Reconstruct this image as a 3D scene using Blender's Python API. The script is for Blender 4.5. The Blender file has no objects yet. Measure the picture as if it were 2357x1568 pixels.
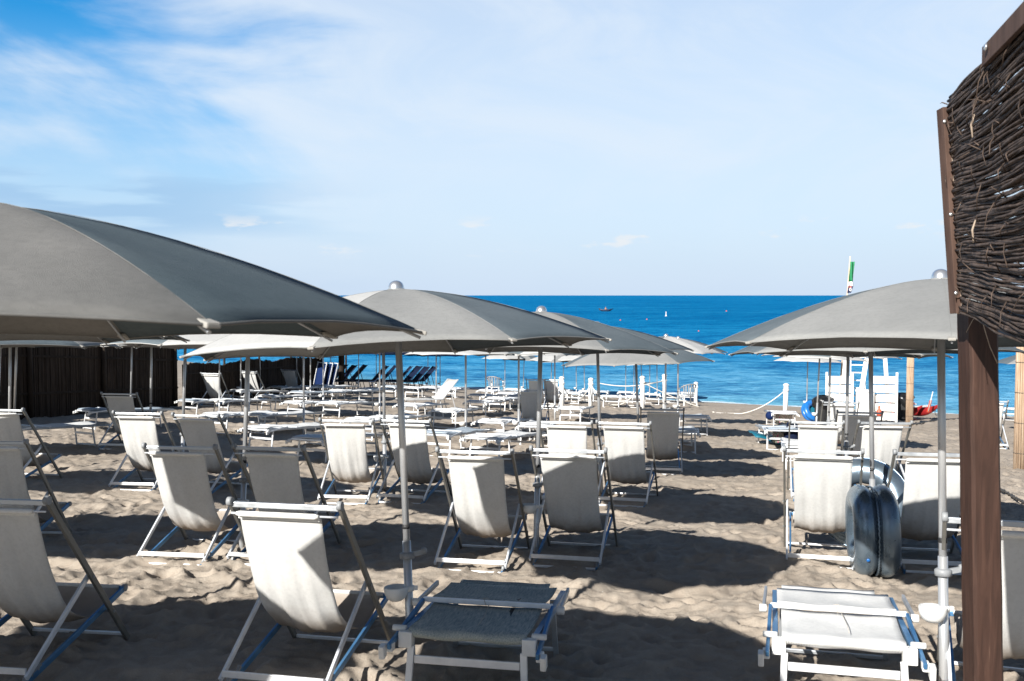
import bpy, bmesh, math, random
import numpy as np
from mathutils import Vector, Matrix
R = math.radians
random.seed(7)
SC = bpy.context.scene
COL = SC.collection

# ------------------------------------------------------------------ camera, sky, sun
CAMZ = 4.6                      # sea level is z = 0
F, CX, CY, HOR = 2231.0, 1178.5, 784.0, 680.0     # measured on a 2357 px wide copy of the photo
PITCH = math.atan((CY - HOR) / F)
cd = bpy.data.cameras.new('camera'); cam = bpy.data.objects.new('camera', cd); COL.objects.link(cam)
cam.location = (0, 0, CAMZ); cam.rotation_euler = (math.pi/2 - PITCH, 0, 0)
cd.sensor_width = 36; cd.lens = 36 * F / 2357.0; cd.clip_start = .05; cd.clip_end = 60000
cd.dof.use_dof = True; cd.dof.focus_distance = 9.0; cd.dof.aperture_fstop = 9.0
SC.camera = cam
SC.view_settings.view_transform = 'Standard'; SC.view_settings.look = 'None'
SC.view_settings.gamma = 1; SC.view_settings.exposure = 0.90
SUN_EL, SUN_AZ = 30.0, 34.0      # light travels away from the camera and to the right
sl = bpy.data.lights.new('sun', 'SUN'); sl.energy = 5.0; sl.angle = R(.55); sl.color = (1, .965, .905)
so = bpy.data.objects.new('sun', sl); COL.objects.link(so); so.location = (-20, -30, 30)
dv = Vector((math.sin(R(SUN_AZ))*math.cos(R(SUN_EL)), math.cos(R(SUN_AZ))*math.cos(R(SUN_EL)), -math.sin(R(SUN_EL))))
so.rotation_euler = dv.to_track_quat('-Z', 'Y').to_euler()

W = bpy.data.worlds.new('World'); SC.world = W; W.use_nodes = True
nt = W.node_tree; nd = nt.nodes; lk = nt.links; nd.clear()
out = nd.new('ShaderNodeOutputWorld'); bg = nd.new('ShaderNodeBackground'); bg.inputs[1].default_value = .042
sky = nd.new('ShaderNodeTexSky'); sky.sky_type = 'NISHITA'; sky.sun_disc = False
sky.sun_elevation = R(SUN_EL); sky.sun_rotation = R(180 + SUN_AZ); sky.dust_density = .4; sky.ozone_density = 2.5
tc = nd.new('ShaderNodeTexCoord'); sep = nd.new('ShaderNodeSeparateXYZ'); lk.new(tc.outputs['Generated'], sep.inputs[0])
def M_(op, a, b=None, c=None, clamp=False, tree=nt):
    n = tree.nodes.new('ShaderNodeMath'); n.operation = op; n.use_clamp = clamp
    for i, v in enumerate((a, b, c)):
        if v is None: continue
        if isinstance(v, (int, float)): n.inputs[i].default_value = v
        else: tree.links.new(v, n.inputs[i])
    return n.outputs[0]
def mixc(f, a, b, tree=nt):
    n = tree.nodes.new('ShaderNodeMix'); n.data_type = 'RGBA'
    for s, v in ((0, f), (6, a), (7, b)):
        if isinstance(v, (int, float)): n.inputs[s].default_value = v
        elif isinstance(v, tuple): n.inputs[s].default_value = (*v, 1)
        else: tree.links.new(v, n.inputs[s])
    return n.outputs[2]
def maprange(v, a, b, c=0., d=1., tree=nt, smooth=True):
    n = tree.nodes.new('ShaderNodeMapRange'); n.interpolation_type = 'SMOOTHSTEP' if smooth else 'LINEAR'
    tree.links.new(v, n.inputs[0])
    for i, k in enumerate((a, b, c, d)): n.inputs[i+1].default_value = k
    return n.outputs[0]
def comb(x, y, z, tree=nt):
    n = tree.nodes.new('ShaderNodeCombineXYZ')
    for i, v in enumerate((x, y, z)):
        if isinstance(v, (int, float)): n.inputs[i].default_value = v
        else: tree.links.new(v, n.inputs[i])
    return n.outputs[0]
def noise(vec, scale, detail=6, rough=.55, dist=0., tree=nt):
    n = tree.nodes.new('ShaderNodeTexNoise'); tree.links.new(vec, n.inputs['Vector'])
    n.inputs['Scale'].default_value = scale; n.inputs['Detail'].default_value = detail
    n.inputs['Roughness'].default_value = rough; n.inputs['Distortion'].default_value = dist
    return n.outputs['Fac']
X, Y, Z = sep.outputs
az = M_('DIVIDE', X, M_('MAXIMUM', M_('ABSOLUTE', Y), .05))
el = M_('MAXIMUM', Z, 0.)
# wispy high cloud, long soft streaks
v1 = comb(M_('MULTIPLY', az, 1.2), M_('ADD', M_('MULTIPLY', el, 4.2), M_('MULTIPLY', az, .55)), 0.3)
n1 = noise(v1, 2.3, 7, .55, .6)
v2 = comb(M_('MULTIPLY', az, 1.0), M_('MULTIPLY', el, 7.0), 4.1)
n2 = noise(v2, 4.0, 6, .5, .3)
base = M_('ADD', M_('MULTIPLY', n1, .75), M_('MULTIPLY', n2, .25))
# the veil thickens to the right and thins out at the upper left
bias = M_('ADD', M_('MULTIPLY', az, .34), M_('MULTIPLY', el, -.22))
bias = M_('ADD', bias, maprange(az, -.38, -.02, 0., .13))
m = maprange(M_('ADD', base, bias), .22, .52)
front = maprange(Y, .35, .85)
veil = M_('MULTIPLY', M_('MULTIPLY', m, .88), M_('ADD', M_('MULTIPLY', front, .96), .04))
veil = M_('MULTIPLY', M_('MULTIPLY', veil, maprange(el, .55, .30)), maprange(el, .0, .15, .30, 1.))
veil = M_('MULTIPLY', veil, maprange(noise(comb(M_('ADD', M_('MULTIPLY', az, 2.2), M_('MULTIPLY', el, 1.5)), M_('MULTIPLY', el, 6.), 5.), 1.7, 8, .62, .8), .38, .66, .84, 1.))
# low haze band over the horizon
hz = M_('MULTIPLY', M_('MULTIPLY', maprange(el, .30, .0), .92), maprange(Y, -.2, .6, .35, 1.))
# small cumulus puffs near the horizon
v3 = comb(M_('MULTIPLY', az, 9.0), M_('MULTIPLY', el, 30.0), 2.)
n3 = noise(v3, 1.35, 5, .55)
puff = M_('MULTIPLY', maprange(n3, .60, .69), M_('MULTIPLY', maprange(el, .035, .048), maprange(el, .085, .065)))
hsv = nd.new('ShaderNodeHueSaturation'); lk.new(maprange(Y, .2, .8, .95, 1.6), hsv.inputs['Saturation']); lk.new(maprange(Y, .3, .9, .95, 2.1), hsv.inputs['Value'])
lk.new(sky.outputs[0], hsv.inputs['Color'])
c0 = mixc(hz, hsv.outputs[0], (6.9, 8.9, 11.9))
c1 = mixc(veil, c0, (9.9, 11.1, 12.5))
bank = M_('MULTIPLY', maprange(az, -.10, -.40), M_('MULTIPLY', maprange(el, .045, .075), maprange(el, .13, .10)))
bank = M_('MULTIPLY', bank, maprange(noise(comb(M_('MULTIPLY', az, 3.), M_('MULTIPLY', el, 26.), 8.), 1.6, 5, .5), .42, .58))
c1 = mixc(M_('MULTIPLY', bank, .75), c1, (4.6, 7.4, 10.8))
c2 = mixc(M_('MULTIPLY', puff, .8), c1, (11.0, 11.3, 11.6))
lk.new(c2, bg.inputs[0]); lk.new(bg.outputs[0], out.inputs[0])

# ------------------------------------------------------------------ terrain and picture measurements
def gz(x, y):
    yy = max(y, 0.)
    return CAMZ - (1.75 + .058*y + .00025*yy*yy + .0009*(x - .2*y)*yy)
def ray(xs, ys):
    u = (xs - CX)/F; v = (CY - ys)/F
    return Vector((u, math.cos(PITCH) + v*math.sin(PITCH), -math.sin(PITCH) + v*math.cos(PITCH)))
def G(xs, ys, dz=0., cap=None):
    """ground point (raised by dz) seen at a measured spot of the photo; stays on the dry beach"""
    d = ray(xs, ys); t = .8; lim = cap or 200
    while t < lim:
        p = d*t
        if p.z + CAMZ <= gz(p.x, p.y) + dz: break
        if gz(p.x, p.y) < .12: break
        t += .02
    p = d*t
    return Vector((p.x, p.y, gz(p.x, p.y)))
def px(p):
    q = Vector(p) - Vector((0, 0, CAMZ))
    fw = q.y*math.cos(PITCH) - q.z*math.sin(PITCH); up = q.y*math.sin(PITCH) + q.z*math.cos(PITCH)
    return (CX + F*q.x/fw, CY - F*up/fw)
def slope_rot(x, y, yaw):
    """rotation that stands a thing on the sloping sand, facing yaw degrees right of straight out"""
    e = .2
    n = Vector((-(gz(x+e, y) - gz(x-e, y))/(2*e), -(gz(x, y+e) - gz(x, y-e))/(2*e), 1)).normalized()
    f = Vector((math.sin(R(yaw)), math.cos(R(yaw)), 0)); r = f.cross(n).normalized(); f = n.cross(r)
    return Matrix((r, f, n)).transposed().to_euler()

# ------------------------------------------------------------------ materials
def mat(name, col=(.5,.5,.5), rough=.6, metal=0., spec=.5):
    m = bpy.data.materials.new(name); m.use_nodes = True
    b = m.node_tree.nodes['Principled BSDF']
    b.inputs['Base Color'].default_value = (*col, 1); b.inputs['Roughness'].default_value = rough
    b.inputs['Metallic'].default_value = metal; b.inputs['Specular IOR Level'].default_value = spec
    return m, m.node_tree, b
def objvec(t, sx=1, sy=1, sz=1, kind='Object'):
    c = t.nodes.new('ShaderNodeTexCoord'); mp = t.nodes.new('ShaderNodeMapping'); mp.inputs['Scale'].default_value = (sx, sy, sz)
    t.links.new(c.outputs[kind], mp.inputs['Vector']); return mp.outputs[0]
def ramp(t, fac, stops):
    r = t.nodes.new('ShaderNodeValToRGB'); t.links.new(fac, r.inputs[0])
    els = r.color_ramp.elements
    while len(els) < len(stops): els.new(.5)
    for e, (p, c) in zip(els, stops): e.position = p; e.color = (*c, 1)
    return r.outputs[0]
def bump(t, b, h, strength, dist, prev=None):
    n = t.nodes.new('ShaderNodeBump'); n.inputs['Strength'].default_value = strength; n.inputs['Distance'].default_value = dist
    t.links.new(h, n.inputs['Height'])
    if prev is not None: t.links.new(prev, n.inputs['Normal'])
    t.links.new(n.outputs[0], b.inputs['Normal']); return n.outputs[0]

MT = {}
def noisy(name, c1, c2, rough, scale, metal=0., spec=.5, bumpd=0., stretch=(1,1,1), detail=5, rough2=None):
    m, t, b = mat(name, c1, rough, metal, spec)
    v = objvec(t, *stretch); n = noise(v, scale, detail, .6, 0, t)
    t.links.new(ramp(t, n, [(.3, c1), (.7, c2)]), b.inputs['Base Color'])
    if rough2 is not None: t.links.new(maprange(n, .3, .7, rough, rough2, t), b.inputs['Roughness'])
    if bumpd: bump(t, b, n, .6, bumpd)
    MT[name] = m; return m, t, b
# sand
m, t, b = mat('sand', (.3, .25, .2), .95, 0, .15)
v = objvec(t)
a = noise(v, .7, 4, .5, 0, t); bb = noise(v, 9, 6, .6, 0, t); cc = noise(v, 260, 3, .7, 0, t); dd = noise(v, 60, 5, .65, 0, t)
s1 = ramp(t, a, [(.3, (.318, .272, .222)), (.7, (.395, .345, .288))])
s2 = mixc(maprange(bb, .35, .7, 0, .30, t), s1, (.22, .168, .128), t)
s3 = mixc(maprange(cc, .45, .75, 0, .45, t), s2, (.13, .10, .08), t)
s4 = mixc(maprange(dd, .62, .72, 0, .30, t), s3, (.60, .52, .43), t)
t.links.new(s4, b.inputs['Base Color'])
p1 = bump(t, b, dd, .55, .010); p2 = bump(t, b, cc, .5, .003, p1); MT['sand'] = m
# sea
m, t, b = mat('sea_water', (.004, .12, .32), .22, 0, .5)
b.inputs['IOR'].default_value = 1.20
geo = t.nodes.new('ShaderNodeNewGeometry'); sp = t.nodes.new('ShaderNodeSeparateXYZ'); t.links.new(geo.outputs['Position'], sp.inputs[0])
gy = sp.outputs[1]
# depth: shallow pale turquoise by the shore, deep blue further out
dep = maprange(M_('POWER', M_('MAXIMUM', M_('SUBTRACT', gy, 36., tree=t), .1, tree=t), .35, tree=t), 1.2, 6.5, 0, 1, t, False)
wc = ramp(t, dep, [(0., (.13, .38, .56)), (.22, (.075, .31, .52)), (.45, (.014, .215, .45)), (.68, (.002, .180, .40)), (1., (.0, .150, .35))])
vv = comb(M_('MULTIPLY', sp.outputs[0], .55, tree=t), gy, 0., t)
# wave streaks: dark troughs and bright highlights are put into the water colour
w1 = noise(vv, 1.9, 6, .66, .6, t); w2 = noise(vv, .30, 8, .74, .5, t); w3 = noise(vv, .022, 12, .80, .4, t)
dk = M_('ADD', M_('MULTIPLY', w1, .30, tree=t), M_('ADD', M_('MULTIPLY', w2, .35, tree=t), M_('MULTIPLY', w3, .35, tree=t), tree=t), tree=t)
wc2 = mixc(maprange(dk, .42, .52, .75, 0, t), wc, (.0, .060, .22), t)
wc3 = mixc(M_('MULTIPLY', maprange(dk, .485, .60, 0, .75, t), maprange(dep, .25, .90, 1, .5, t), tree=t), wc2, mixc(maprange(dep, .15, .6, 0, 1, t), (.26, .56, .76), (.05, .36, .62), t), t)
gx = sp.outputs[0]
hh = M_('ADD', M_('MULTIPLY', gy, .058, tree=t), 1.75, tree=t)
hh = M_('ADD', hh, M_('MULTIPLY', M_('MULTIPLY', gy, gy, tree=t), .00025, tree=t), tree=t)
hh = M_('ADD', hh, M_('MULTIPLY', M_('MULTIPLY', M_('SUBTRACT', gx, M_('MULTIPLY', gy, .2, tree=t), tree=t), gy, tree=t), .0009, tree=t), tree=t)
depth = M_('MAXIMUM', M_('SUBTRACT', hh, CAMZ, tree=t), M_('MULTIPLY', M_('SUBTRACT', gy, 56., tree=t), .1, tree=t), tree=t)          # water depth by the shore
fn = noise(vv, .8, 5, .6, .5, t)
wc3 = mixc(maprange(depth, .30, .02, 0, .45, t), wc3, (.20, .50, .62), t)
wc3 = mixc(maprange(M_('ADD', depth, M_('MULTIPLY', M_('SUBTRACT', fn, .5, tree=t), .16, tree=t), tree=t), .035, .015, 0, .75, t), wc3, (.70, .78, .82), t)
df = t.nodes.new('ShaderNodeBsdfDiffuse'); t.links.new(wc3, df.inputs[0]); gl = t.nodes.new('ShaderNodeBsdfGlossy'); gl.inputs['Roughness'].default_value = .32; gl.inputs[0].default_value = (.55, .75, 1, 1)
q = bump(t, b, w1, .55, .45); q = bump(t, b, w2, .45, 2.0, q)
t.links.new(q, df.inputs['Normal']); t.links.new(q, gl.inputs['Normal'])
mx = t.nodes.new('ShaderNodeMixShader'); mx.inputs[0].default_value = .02; t.links.new(df.outputs[0], mx.inputs[1]); t.links.new(gl.outputs[0], mx.inputs[2]); t.links.new(mx.outputs[0], t.nodes['Material Output'].inputs[0]); MT['sea'] = m

# metals
noisy('aluminium', (.66, .70, .75), (.78, .81, .85), .30, 14, .35, .5, .0004, (1, 1, .3), 5, .48)
noisy('aluminium_dull', (.38, .40, .42), (.50, .52, .54), .35, 10, .6, .5, .0004, (1, 1, 1), 5, .55)
noisy('pole_metal', (.50, .51, .52), (.66, .67, .68), .30, 9, .6, .5, .0003, (1, 1, .15), 6, .45)
noisy('steel_ball', (.66, .66, .66), (.78, .78, .78), .27, 7, .85, .5)
noisy('sky_tinted_aluminium', (.055, .17, .34), (.11, .26, .46), .32, 8, .45, .5, .0004, (1, 1, 1), 5, .5)  # aluminium with the blue of the reflected sky put into its colour
noisy('rail_taupe', (.150, .145, .130), (.215, .205, .185), .38, 10, .35, .5, .0004, (1, 1, 1), 5, .55)
noisy('black_band', (.01, .01, .012), (.03, .03, .03), .6, 20)
noisy('plastic_white', (.62, .62, .60), (.76, .76, .74), .42, 12, 0, .5, .0005)
noisy('plastic_grey', (.20, .21, .22), (.30, .31, .32), .5, 15, 0, .4)
noisy('white_paint', (.62, .61, .59), (.80, .79, .76), .55, 5, 0, .4, .001)
noisy('frame_white', (.60, .61, .62), (.78, .78, .78), .38, 10, .25, .5)
noisy('rope', (.55, .52, .46), (.75, .72, .66), .9, 60, 0, .2, .001)
noisy('chain_metal', (.05, .05, .05), (.12, .11, .10), .6, 60, .4, .4)
noisy('dark_mesh_fabric', (.075, .095, .10), (.13, .155, .16), .85, 120, 0, .2, .001, (1, .12, 1))
noisy('navy_cloth', (.002, .006, .022), (.005, .012, .042), .85, 30, 0, .2)
noisy('royal_cloth', (.002, .010, .05), (.004, .02, .09), .8, 30, 0, .2)
noisy('bin_black', (.008, .008, .009), (.03, .03, .03), .5, 20)
noisy('bin_bag', (.004, .004, .005), (.02, .02, .02), .28, 14, 0, .6, .01)
noisy('red_paint', (.22, .012, .014), (.36, .02, .02), .45, 6)
noisy('orange_red', (.55, .09, .04), (.65, .12, .06), .5, 6)
noisy('blue_vinyl', (.01, .10, .35), (.02, .17, .48), .3, 5)
noisy('teal_mat', (.0, .08, .14), (.01, .16, .22), .5, 8)
noisy('flag_green', (.01, .16, .06), (.015, .22, .09), .8, 9)
noisy('flag_white', (.62, .62, .62), (.75, .75, .75), .8, 9)
noisy('flag_red', (.42, .12, .10), (.50, .2, .17), .8, 9)
noisy('flag_blue', (.01, .02, .09), (.02, .03, .12), .8, 9)
noisy('dark_post_wood', (.020, .014, .010), (.045, .033, .025), .85, 12, 0, .2, .002, (1, 1, .2))
noisy('hull_dark', (.008, .02, .05), (.02, .035, .07), .5, 4)
noisy('skin', (.35, .16, .09), (.42, .2, .12), .6, 6)
noisy('string', (.35, .32, .28), (.5, .46, .4), .9, 40)
# printed towel
m, t, b = mat('floral_towel', (.5, .4, .4), .95, 0, .1)
vo = t.nodes.new('ShaderNodeTexVoronoi'); t.links.new(objvec(t), vo.inputs['Vector']); vo.inputs['Scale'].default_value = 16
t.links.new(ramp(t, maprange(vo.outputs['Distance'], .1, .7, 0, 1, t), [(0, (.45, .10, .20)), (.35, (.6, .55, .5)), (.6, (.08, .2, .12)), (1, (.6, .5, .45))]), b.inputs['Base Color'])
MT['floral_towel'] = m

def cloth(name, c1, c2, weave, transl, low_tint=None, scale=3.):
    m, t, b = mat(name, c1, .9, 0, .15)
    v = objvec(t); n = noise(v, scale, 5, .6, 0, t); n2 = noise(v, 45, 4, .6, 0, t)
    c = ramp(t, n, [(.3, c1), (.72, c2)])
    c = mixc(maprange(n2, .4, .7, 0, .22, t), c, tuple(k*.72 for k in c1), t)
    if low_tint:      # cloth turns browner towards its low end
        sv = t.nodes.new('ShaderNodeSeparateXYZ'); t.links.new(objvec(t), sv.inputs[0])
        zz = M_('ADD', sv.outputs[2], M_('MULTIPLY', M_('SUBTRACT', n, .5, tree=t), .22, tree=t), tree=t)
        c = mixc(maprange(zz, .38, .20, 0, .75, t), c, low_tint, t)
    t.links.new(c, b.inputs['Base Color'])
    wx = t.nodes.new('ShaderNodeTexWave'); wx.inputs['Scale'].default_value = weave; t.links.new(v, wx.inputs['Vector'])
    g = M_('ADD', wx.outputs['Fac'], M_('MULTIPLY', n2, 1.5, tree=t), tree=t)
    bump(t, b, g, .35, .0015)
    if transl:
        tr = t.nodes.new('ShaderNodeBsdfTranslucent'); t.links.new(c, tr.inputs[0])
        mx = t.nodes.new('ShaderNodeMixShader'); mx.inputs[0].default_value = transl
        o = t.nodes['Material Output']; t.links.new(b.outputs[0], mx.inputs[1]); t.links.new(tr.outputs[0], mx.inputs[2]); t.links.new(mx.outputs[0], o.inputs[0])
    MT[name] = m
cloth('canvas', (.70, .695, .675), (.79, .785, .765), 160, .30, (.36, .27, .19))
cloth('canvas_edge', (.70, .69, .66), (.80, .79, .76), 160, 0)
cloth('canopy_cloth', (.215, .218, .214), (.285, .286, .278), 120, .03, None, 1.6)
cloth('canopy_pale', (.40, .40, .39), (.48, .475, .46), 120, .03, None, 1.6)
cloth('canopy_slate', (.095, .120, .135), (.140, .165, .180), 120, .03, None, 1.6)
cloth('canopy_worn', (.130, .130, .125), (.205, .200, .190), 120, .03, None, 1.6)
cloth('canopy_worn_slate', (.066, .090, .103), (.100, .125, .137), 120, .03, None, 1.6)
cloth('hem_cloth', (.30, .29, .265), (.40, .38, .35), 120, 0)
cloth('mesh_fabric', (.62, .63, .63), (.76, .76, .75), 210, .06, None, 6)
cloth('mesh_fabric_blue', (.30, .36, .42), (.42, .48, .54), 210, .06, None, 6)
# woven grey-green lounger cloth: fine lengthwise threads
m, t, b = mat('striped_mesh', (.2, .22, .2), .85, 0, .2)
v = objvec(t, 1, .10, 1); n = noise(v, 170, 4, .6, 0, t); n2 = noise(objvec(t), 6, 4, .6, 0, t)
c = ramp(t, n, [(.3, (.20, .24, .235)), (.5, (.34, .375, .36)), (.7, (.52, .51, .47))])
c = mixc(maprange(n2, .4, .7, 0, .3, t), c, (.19, .23, .23), t)
t.links.new(c, b.inputs['Base Color']); bump(t, b, n, .6, .002); MT['striped_mesh'] = m
# wood post
m, t, b = mat('post_wood', (.1, .04, .02), .62, 0, .35)
v = objvec(t, 1, 1, .09); n = noise(v, 34, 6, .6, 1.2, t); n2 = noise(objvec(t), 5, 4, .6, 0, t); n3 = noise(objvec(t, 1, 1, .03), 90, 3, .6, 0, t)
c = ramp(t, n, [(.3, (.026, .0125, .0085)), (.52, (.044, .0215, .0150)), (.75, (.070, .036, .025))])
c = mixc(maprange(n2, .45, .7, 0, .35, t), c, (.050, .024, .016), t)
vo = t.nodes.new('ShaderNodeTexVoronoi'); t.links.new(objvec(t, 1, 1, .8), vo.inputs['Vector']); vo.inputs['Scale'].default_value = 3.1
c = mixc(maprange(vo.outputs['Distance'], .10, .045, 0, .8, t), c, (.03, .012, .008), t)
c = mixc(maprange(n3, .66, .76, 0, .5, t), c, (.15, .09, .062), t)
t.links.new(c, b.inputs['Base Color']); bump(t, b, n, .5, .003); MT['post_wood'] = m
noisy('raw_wood', (.42, .33, .25), (.60, .50, .40), .8, 18, 0, .2, .002, (1, 1, .2))
noisy('batten_wood', (.055, .032, .024), (.12, .075, .058), .75, 18, 0, .2, .002, (1, 1, .2))
noisy('twig_bark', (.018, .011, .008), (.125, .088, .068), .7, 30, 0, .35, .002, (1, 1, 1), 7)
noisy('twig_pale', (.22, .16, .12), (.42, .34, .26), .8, 30)
# reeds: fine vertical canes
def reeds(name, c1, c2, c3, sc):
    m, t, b = mat(name, c1, .85, 0, .15)
    v = objvec(t, 1, 1, .03); n = noise(v, sc, 4, .65, 0, t); n2 = noise(objvec(t), 1.5, 5, .6, 0, t)
    c = ramp(t, n, [(.3, c1), (.5, c2), (.72, c3)])
    c = mixc(maprange(n2, .4, .7, 0, .4, t), c, c1, t)
    t.links.new(c, b.inputs['Base Color']); bump(t, b, n, .8, .01); MT[name] = m
reeds('reed_fence', (.016, .011, .008), (.045, .032, .024), (.095, .068, .050), 32)
reeds('bamboo', (.24, .155, .10), (.40, .29, .20), (.58, .47, .36), 70)
# silver-blue foil
m, t, b = mat('silver_vinyl', (.20, .28, .36), .28, .7, .5)
n = noise(objvec(t), 7, 4, .5, .3, t); t.links.new(ramp(t, n, [(.3, (.13, .19, .25)), (.7, (.20, .25, .30))]), b.inputs['Base Color'])
t.links.new(maprange(n, .3, .7, .22, .36, t), b.inputs['Roughness']); bump(t, b, noise(objvec(t, 1, 1, .35), 11, 3, .5, 0, t), .2, .004); MT['silver_vinyl'] = m

# ------------------------------------------------------------------ mesh helpers
class MB:
    def __init__(s): s.v = []; s.f = []; s.smooth = []
    def add(s, vs, fs, smooth=False):
        o = len(s.v); s.v += [tuple(q) for q in vs]; s.f += [tuple(i+o for i in f) for f in fs]; s.smooth += [smooth]*len(fs); return s
    def box(s, c, d, rot=None):
        c = Vector(c); vs = []
        for z in (-1, 1):
            for x, y in ((-1,-1), (1,-1), (1,1), (-1,1)):
                q = Vector((x*d[0]/2, y*d[1]/2, z*d[2]/2))
                if rot is not None: q = rot @ q
                vs.append(c + q)
        return s.add(vs, [(3,2,1,0), (4,5,6,7), (0,1,5,4), (1,2,6,5), (2,3,7,6), (3,0,4,7)])
    def bar(s, p, q, w, h, side=(1,0,0), w2=None, h2=None):
        """rectangular bar from p to q; w is its size along 'side', h across it"""
        p = Vector(p); q = Vector(q); d = (q-p).normalized(); sx = Vector(side); sx = (sx - d*sx.dot(d)).normalized(); sy = d.cross(sx)
        vs = []
        for c, a, b_ in ((p, w, h), (q, w2 or w, h2 or h)):
            for x, y in ((-1,-1), (1,-1), (1,1), (-1,1)): vs.append(c + sx*x*a/2 + sy*y*b_/2)
        return s.add(vs, [(3,2,1,0), (4,5,6,7), (0,1,5,4), (1,2,6,5), (2,3,7,6), (3,0,4,7)])
    def tube(s, pts, r, n=8, caps=True, flat=1.):
        pts = [Vector(a) for a in pts]; vs = []; fs = []; rs = r if isinstance(r, (list, tuple)) else [r]*len(pts)
        ref = None
        for i, c in enumerate(pts):
            d = (pts[min(i+1, len(pts)-1)] - pts[max(i-1, 0)]).normalized()
            if ref is None:
                ref = Vector((0,0,1)) if abs(d.z) < .9 else Vector((1,0,0))
            sx = (ref - d*ref.dot(d)).normalized(); sy = d.cross(sx); ref = sx
            for k in range(n):
                a = 2*math.pi*k/n; vs.append(c + (sx*math.cos(a)*flat + sy*math.sin(a))*rs[i])
        for i in range(len(pts)-1):
            for k in range(n):
                k2 = (k+1) % n; fs.append((i*n+k, i*n+k2, (i+1)*n+k2, (i+1)*n+k))
        s.add(vs, fs, True)
        if caps:
            o = len(s.v) - len(vs)
            s.f += [tuple(o+k for k in reversed(range(n))), tuple(o+(len(pts)-1)*n+k for k in range(n))]; s.smooth += [False]*2
        return s
    def lathe(s, prof, c=(0,0,0), n=20, axis=None):
        c = Vector(c); vs = []; fs = []
        q = Vector((0,0,1)).rotation_difference(Vector(axis)) if axis is not None else None
        for r, z in prof:
            for k in range(n):
                a = 2*math.pi*k/n; p = Vector((max(r, 1e-5)*math.cos(a), max(r, 1e-5)*math.sin(a), z))
                vs.append(c + (q @ p if q else p))
        for i in range(len(prof)-1):
            for k in range(n):
                k2 = (k+1) % n; fs.append((i*n+k, i*n+k2, (i+1)*n+k2, (i+1)*n+k))
        return s.add(vs, fs, True)
    def grid(s, P, closed=False):
        """P[i][j] points"""
        ni = len(P); nj = len(P[0]); vs = [q for row in P for q in row]; fs = []
        for i in range(ni-1):
            for j in range(nj-1): fs.append((i*nj+j, i*nj+j+1, (i+1)*nj+j+1, (i+1)*nj+j))
        return s.add(vs, fs, True)
    def build(s, name, m, parent=None, bevel=0., solid=0., loc=None, subs=0):
        me = bpy.data.meshes.new(name); me.from_pydata(s.v, [], s.f); me.update()
        me.polygons.foreach_set('use_smooth', s.smooth)
        if bevel:
            bm = bmesh.new(); bm.from_mesh(me)
            bmesh.ops.bevel(bm, geom=[e for e in bm.edges if len(e.link_faces) == 2 and e.calc_face_angle(0) > .7], offset=bevel, segments=2, profile=.6, affect='EDGES')
            bm.to_mesh(me); bm.free()
        me.materials.append(MT[m] if isinstance(m, str) else m)
        o = bpy.data.objects.new(name, me); COL.objects.link(o)
        if parent: o.parent = parent
        if loc is not None: o.location = loc
        if subs: md = o.modifiers.new('s', 'SUBSURF'); md.levels = md.render_levels = subs
        if solid: md = o.modifiers.new('t', 'SOLIDIFY'); md.thickness = solid; md.offset = 0
        return o
def tag(o, label=None, cat=None, group=None, kind=None):
    if label: o['label'] = label
    if cat: o['category'] = cat
    if group: o['group'] = group
    if kind: o['kind'] = kind
    return o
def empty(name, loc=(0,0,0)):
    o = bpy.data.objects.new(name, None); o.empty_display_size = .2; COL.objects.link(o); o.location = loc; return o
USED = set()
def copy_tree(o, parent=None):
    kids = list(o.children); c = o.copy(); COL.objects.link(c); c.parent = parent
    for k in kids: copy_tree(k, c)
    return c
def place(proto, loc, rot, label, group=None):
    o = proto if proto.name not in USED else copy_tree(proto)
    USED.add(proto.name)
    o.location = loc; o.rotation_euler = rot; o['label'] = label
    if group: o['group'] = group
    return o
def ordinal(i, n, side='left'):
    names = ['first', 'second', 'third', 'fourth', 'fifth', 'sixth', 'seventh', 'eighth', 'ninth', 'tenth', 'eleventh', 'twelfth', 'thirteenth', 'fourteenth']
    if i == 0: return 'leftmost'
    if i == n-1: return 'rightmost'
    return names[i] + ' from left'

# ------------------------------------------------------------------ beach and sea
def vnoise(x, y, seed):
    """smooth value noise, numpy"""
    xi = np.floor(x).astype(np.int64); yi = np.floor(y).astype(np.int64); xf = x-xi; yf = y-yi
    def h(a, b):
        k = (a*374761393 + b*668265263 + seed*1442695041) & 0xffffffff
        k = ((k ^ (k >> 13))*1274126177) & 0xffffffff
        return ((k ^ (k >> 16)) & 0xffff)/65535.
    u = xf*xf*xf*(xf*(xf*6-15)+10); v = yf*yf*yf*(yf*(yf*6-15)+10)
    return (h(xi,yi)*(1-u)+h(xi+1,yi)*u)*(1-v) + (h(xi,yi+1)*(1-u)+h(xi+1,yi+1)*u)*v - .5
HEAPS = [tuple(G(a, b)[:2]) for a, b in ((948, 1540), (2173, 1622), (1233, 1286), (2010, 1296), (556, 1272), (1384, 1138), (1350, 1345), (480, 1300), (886, 1134))]
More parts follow.
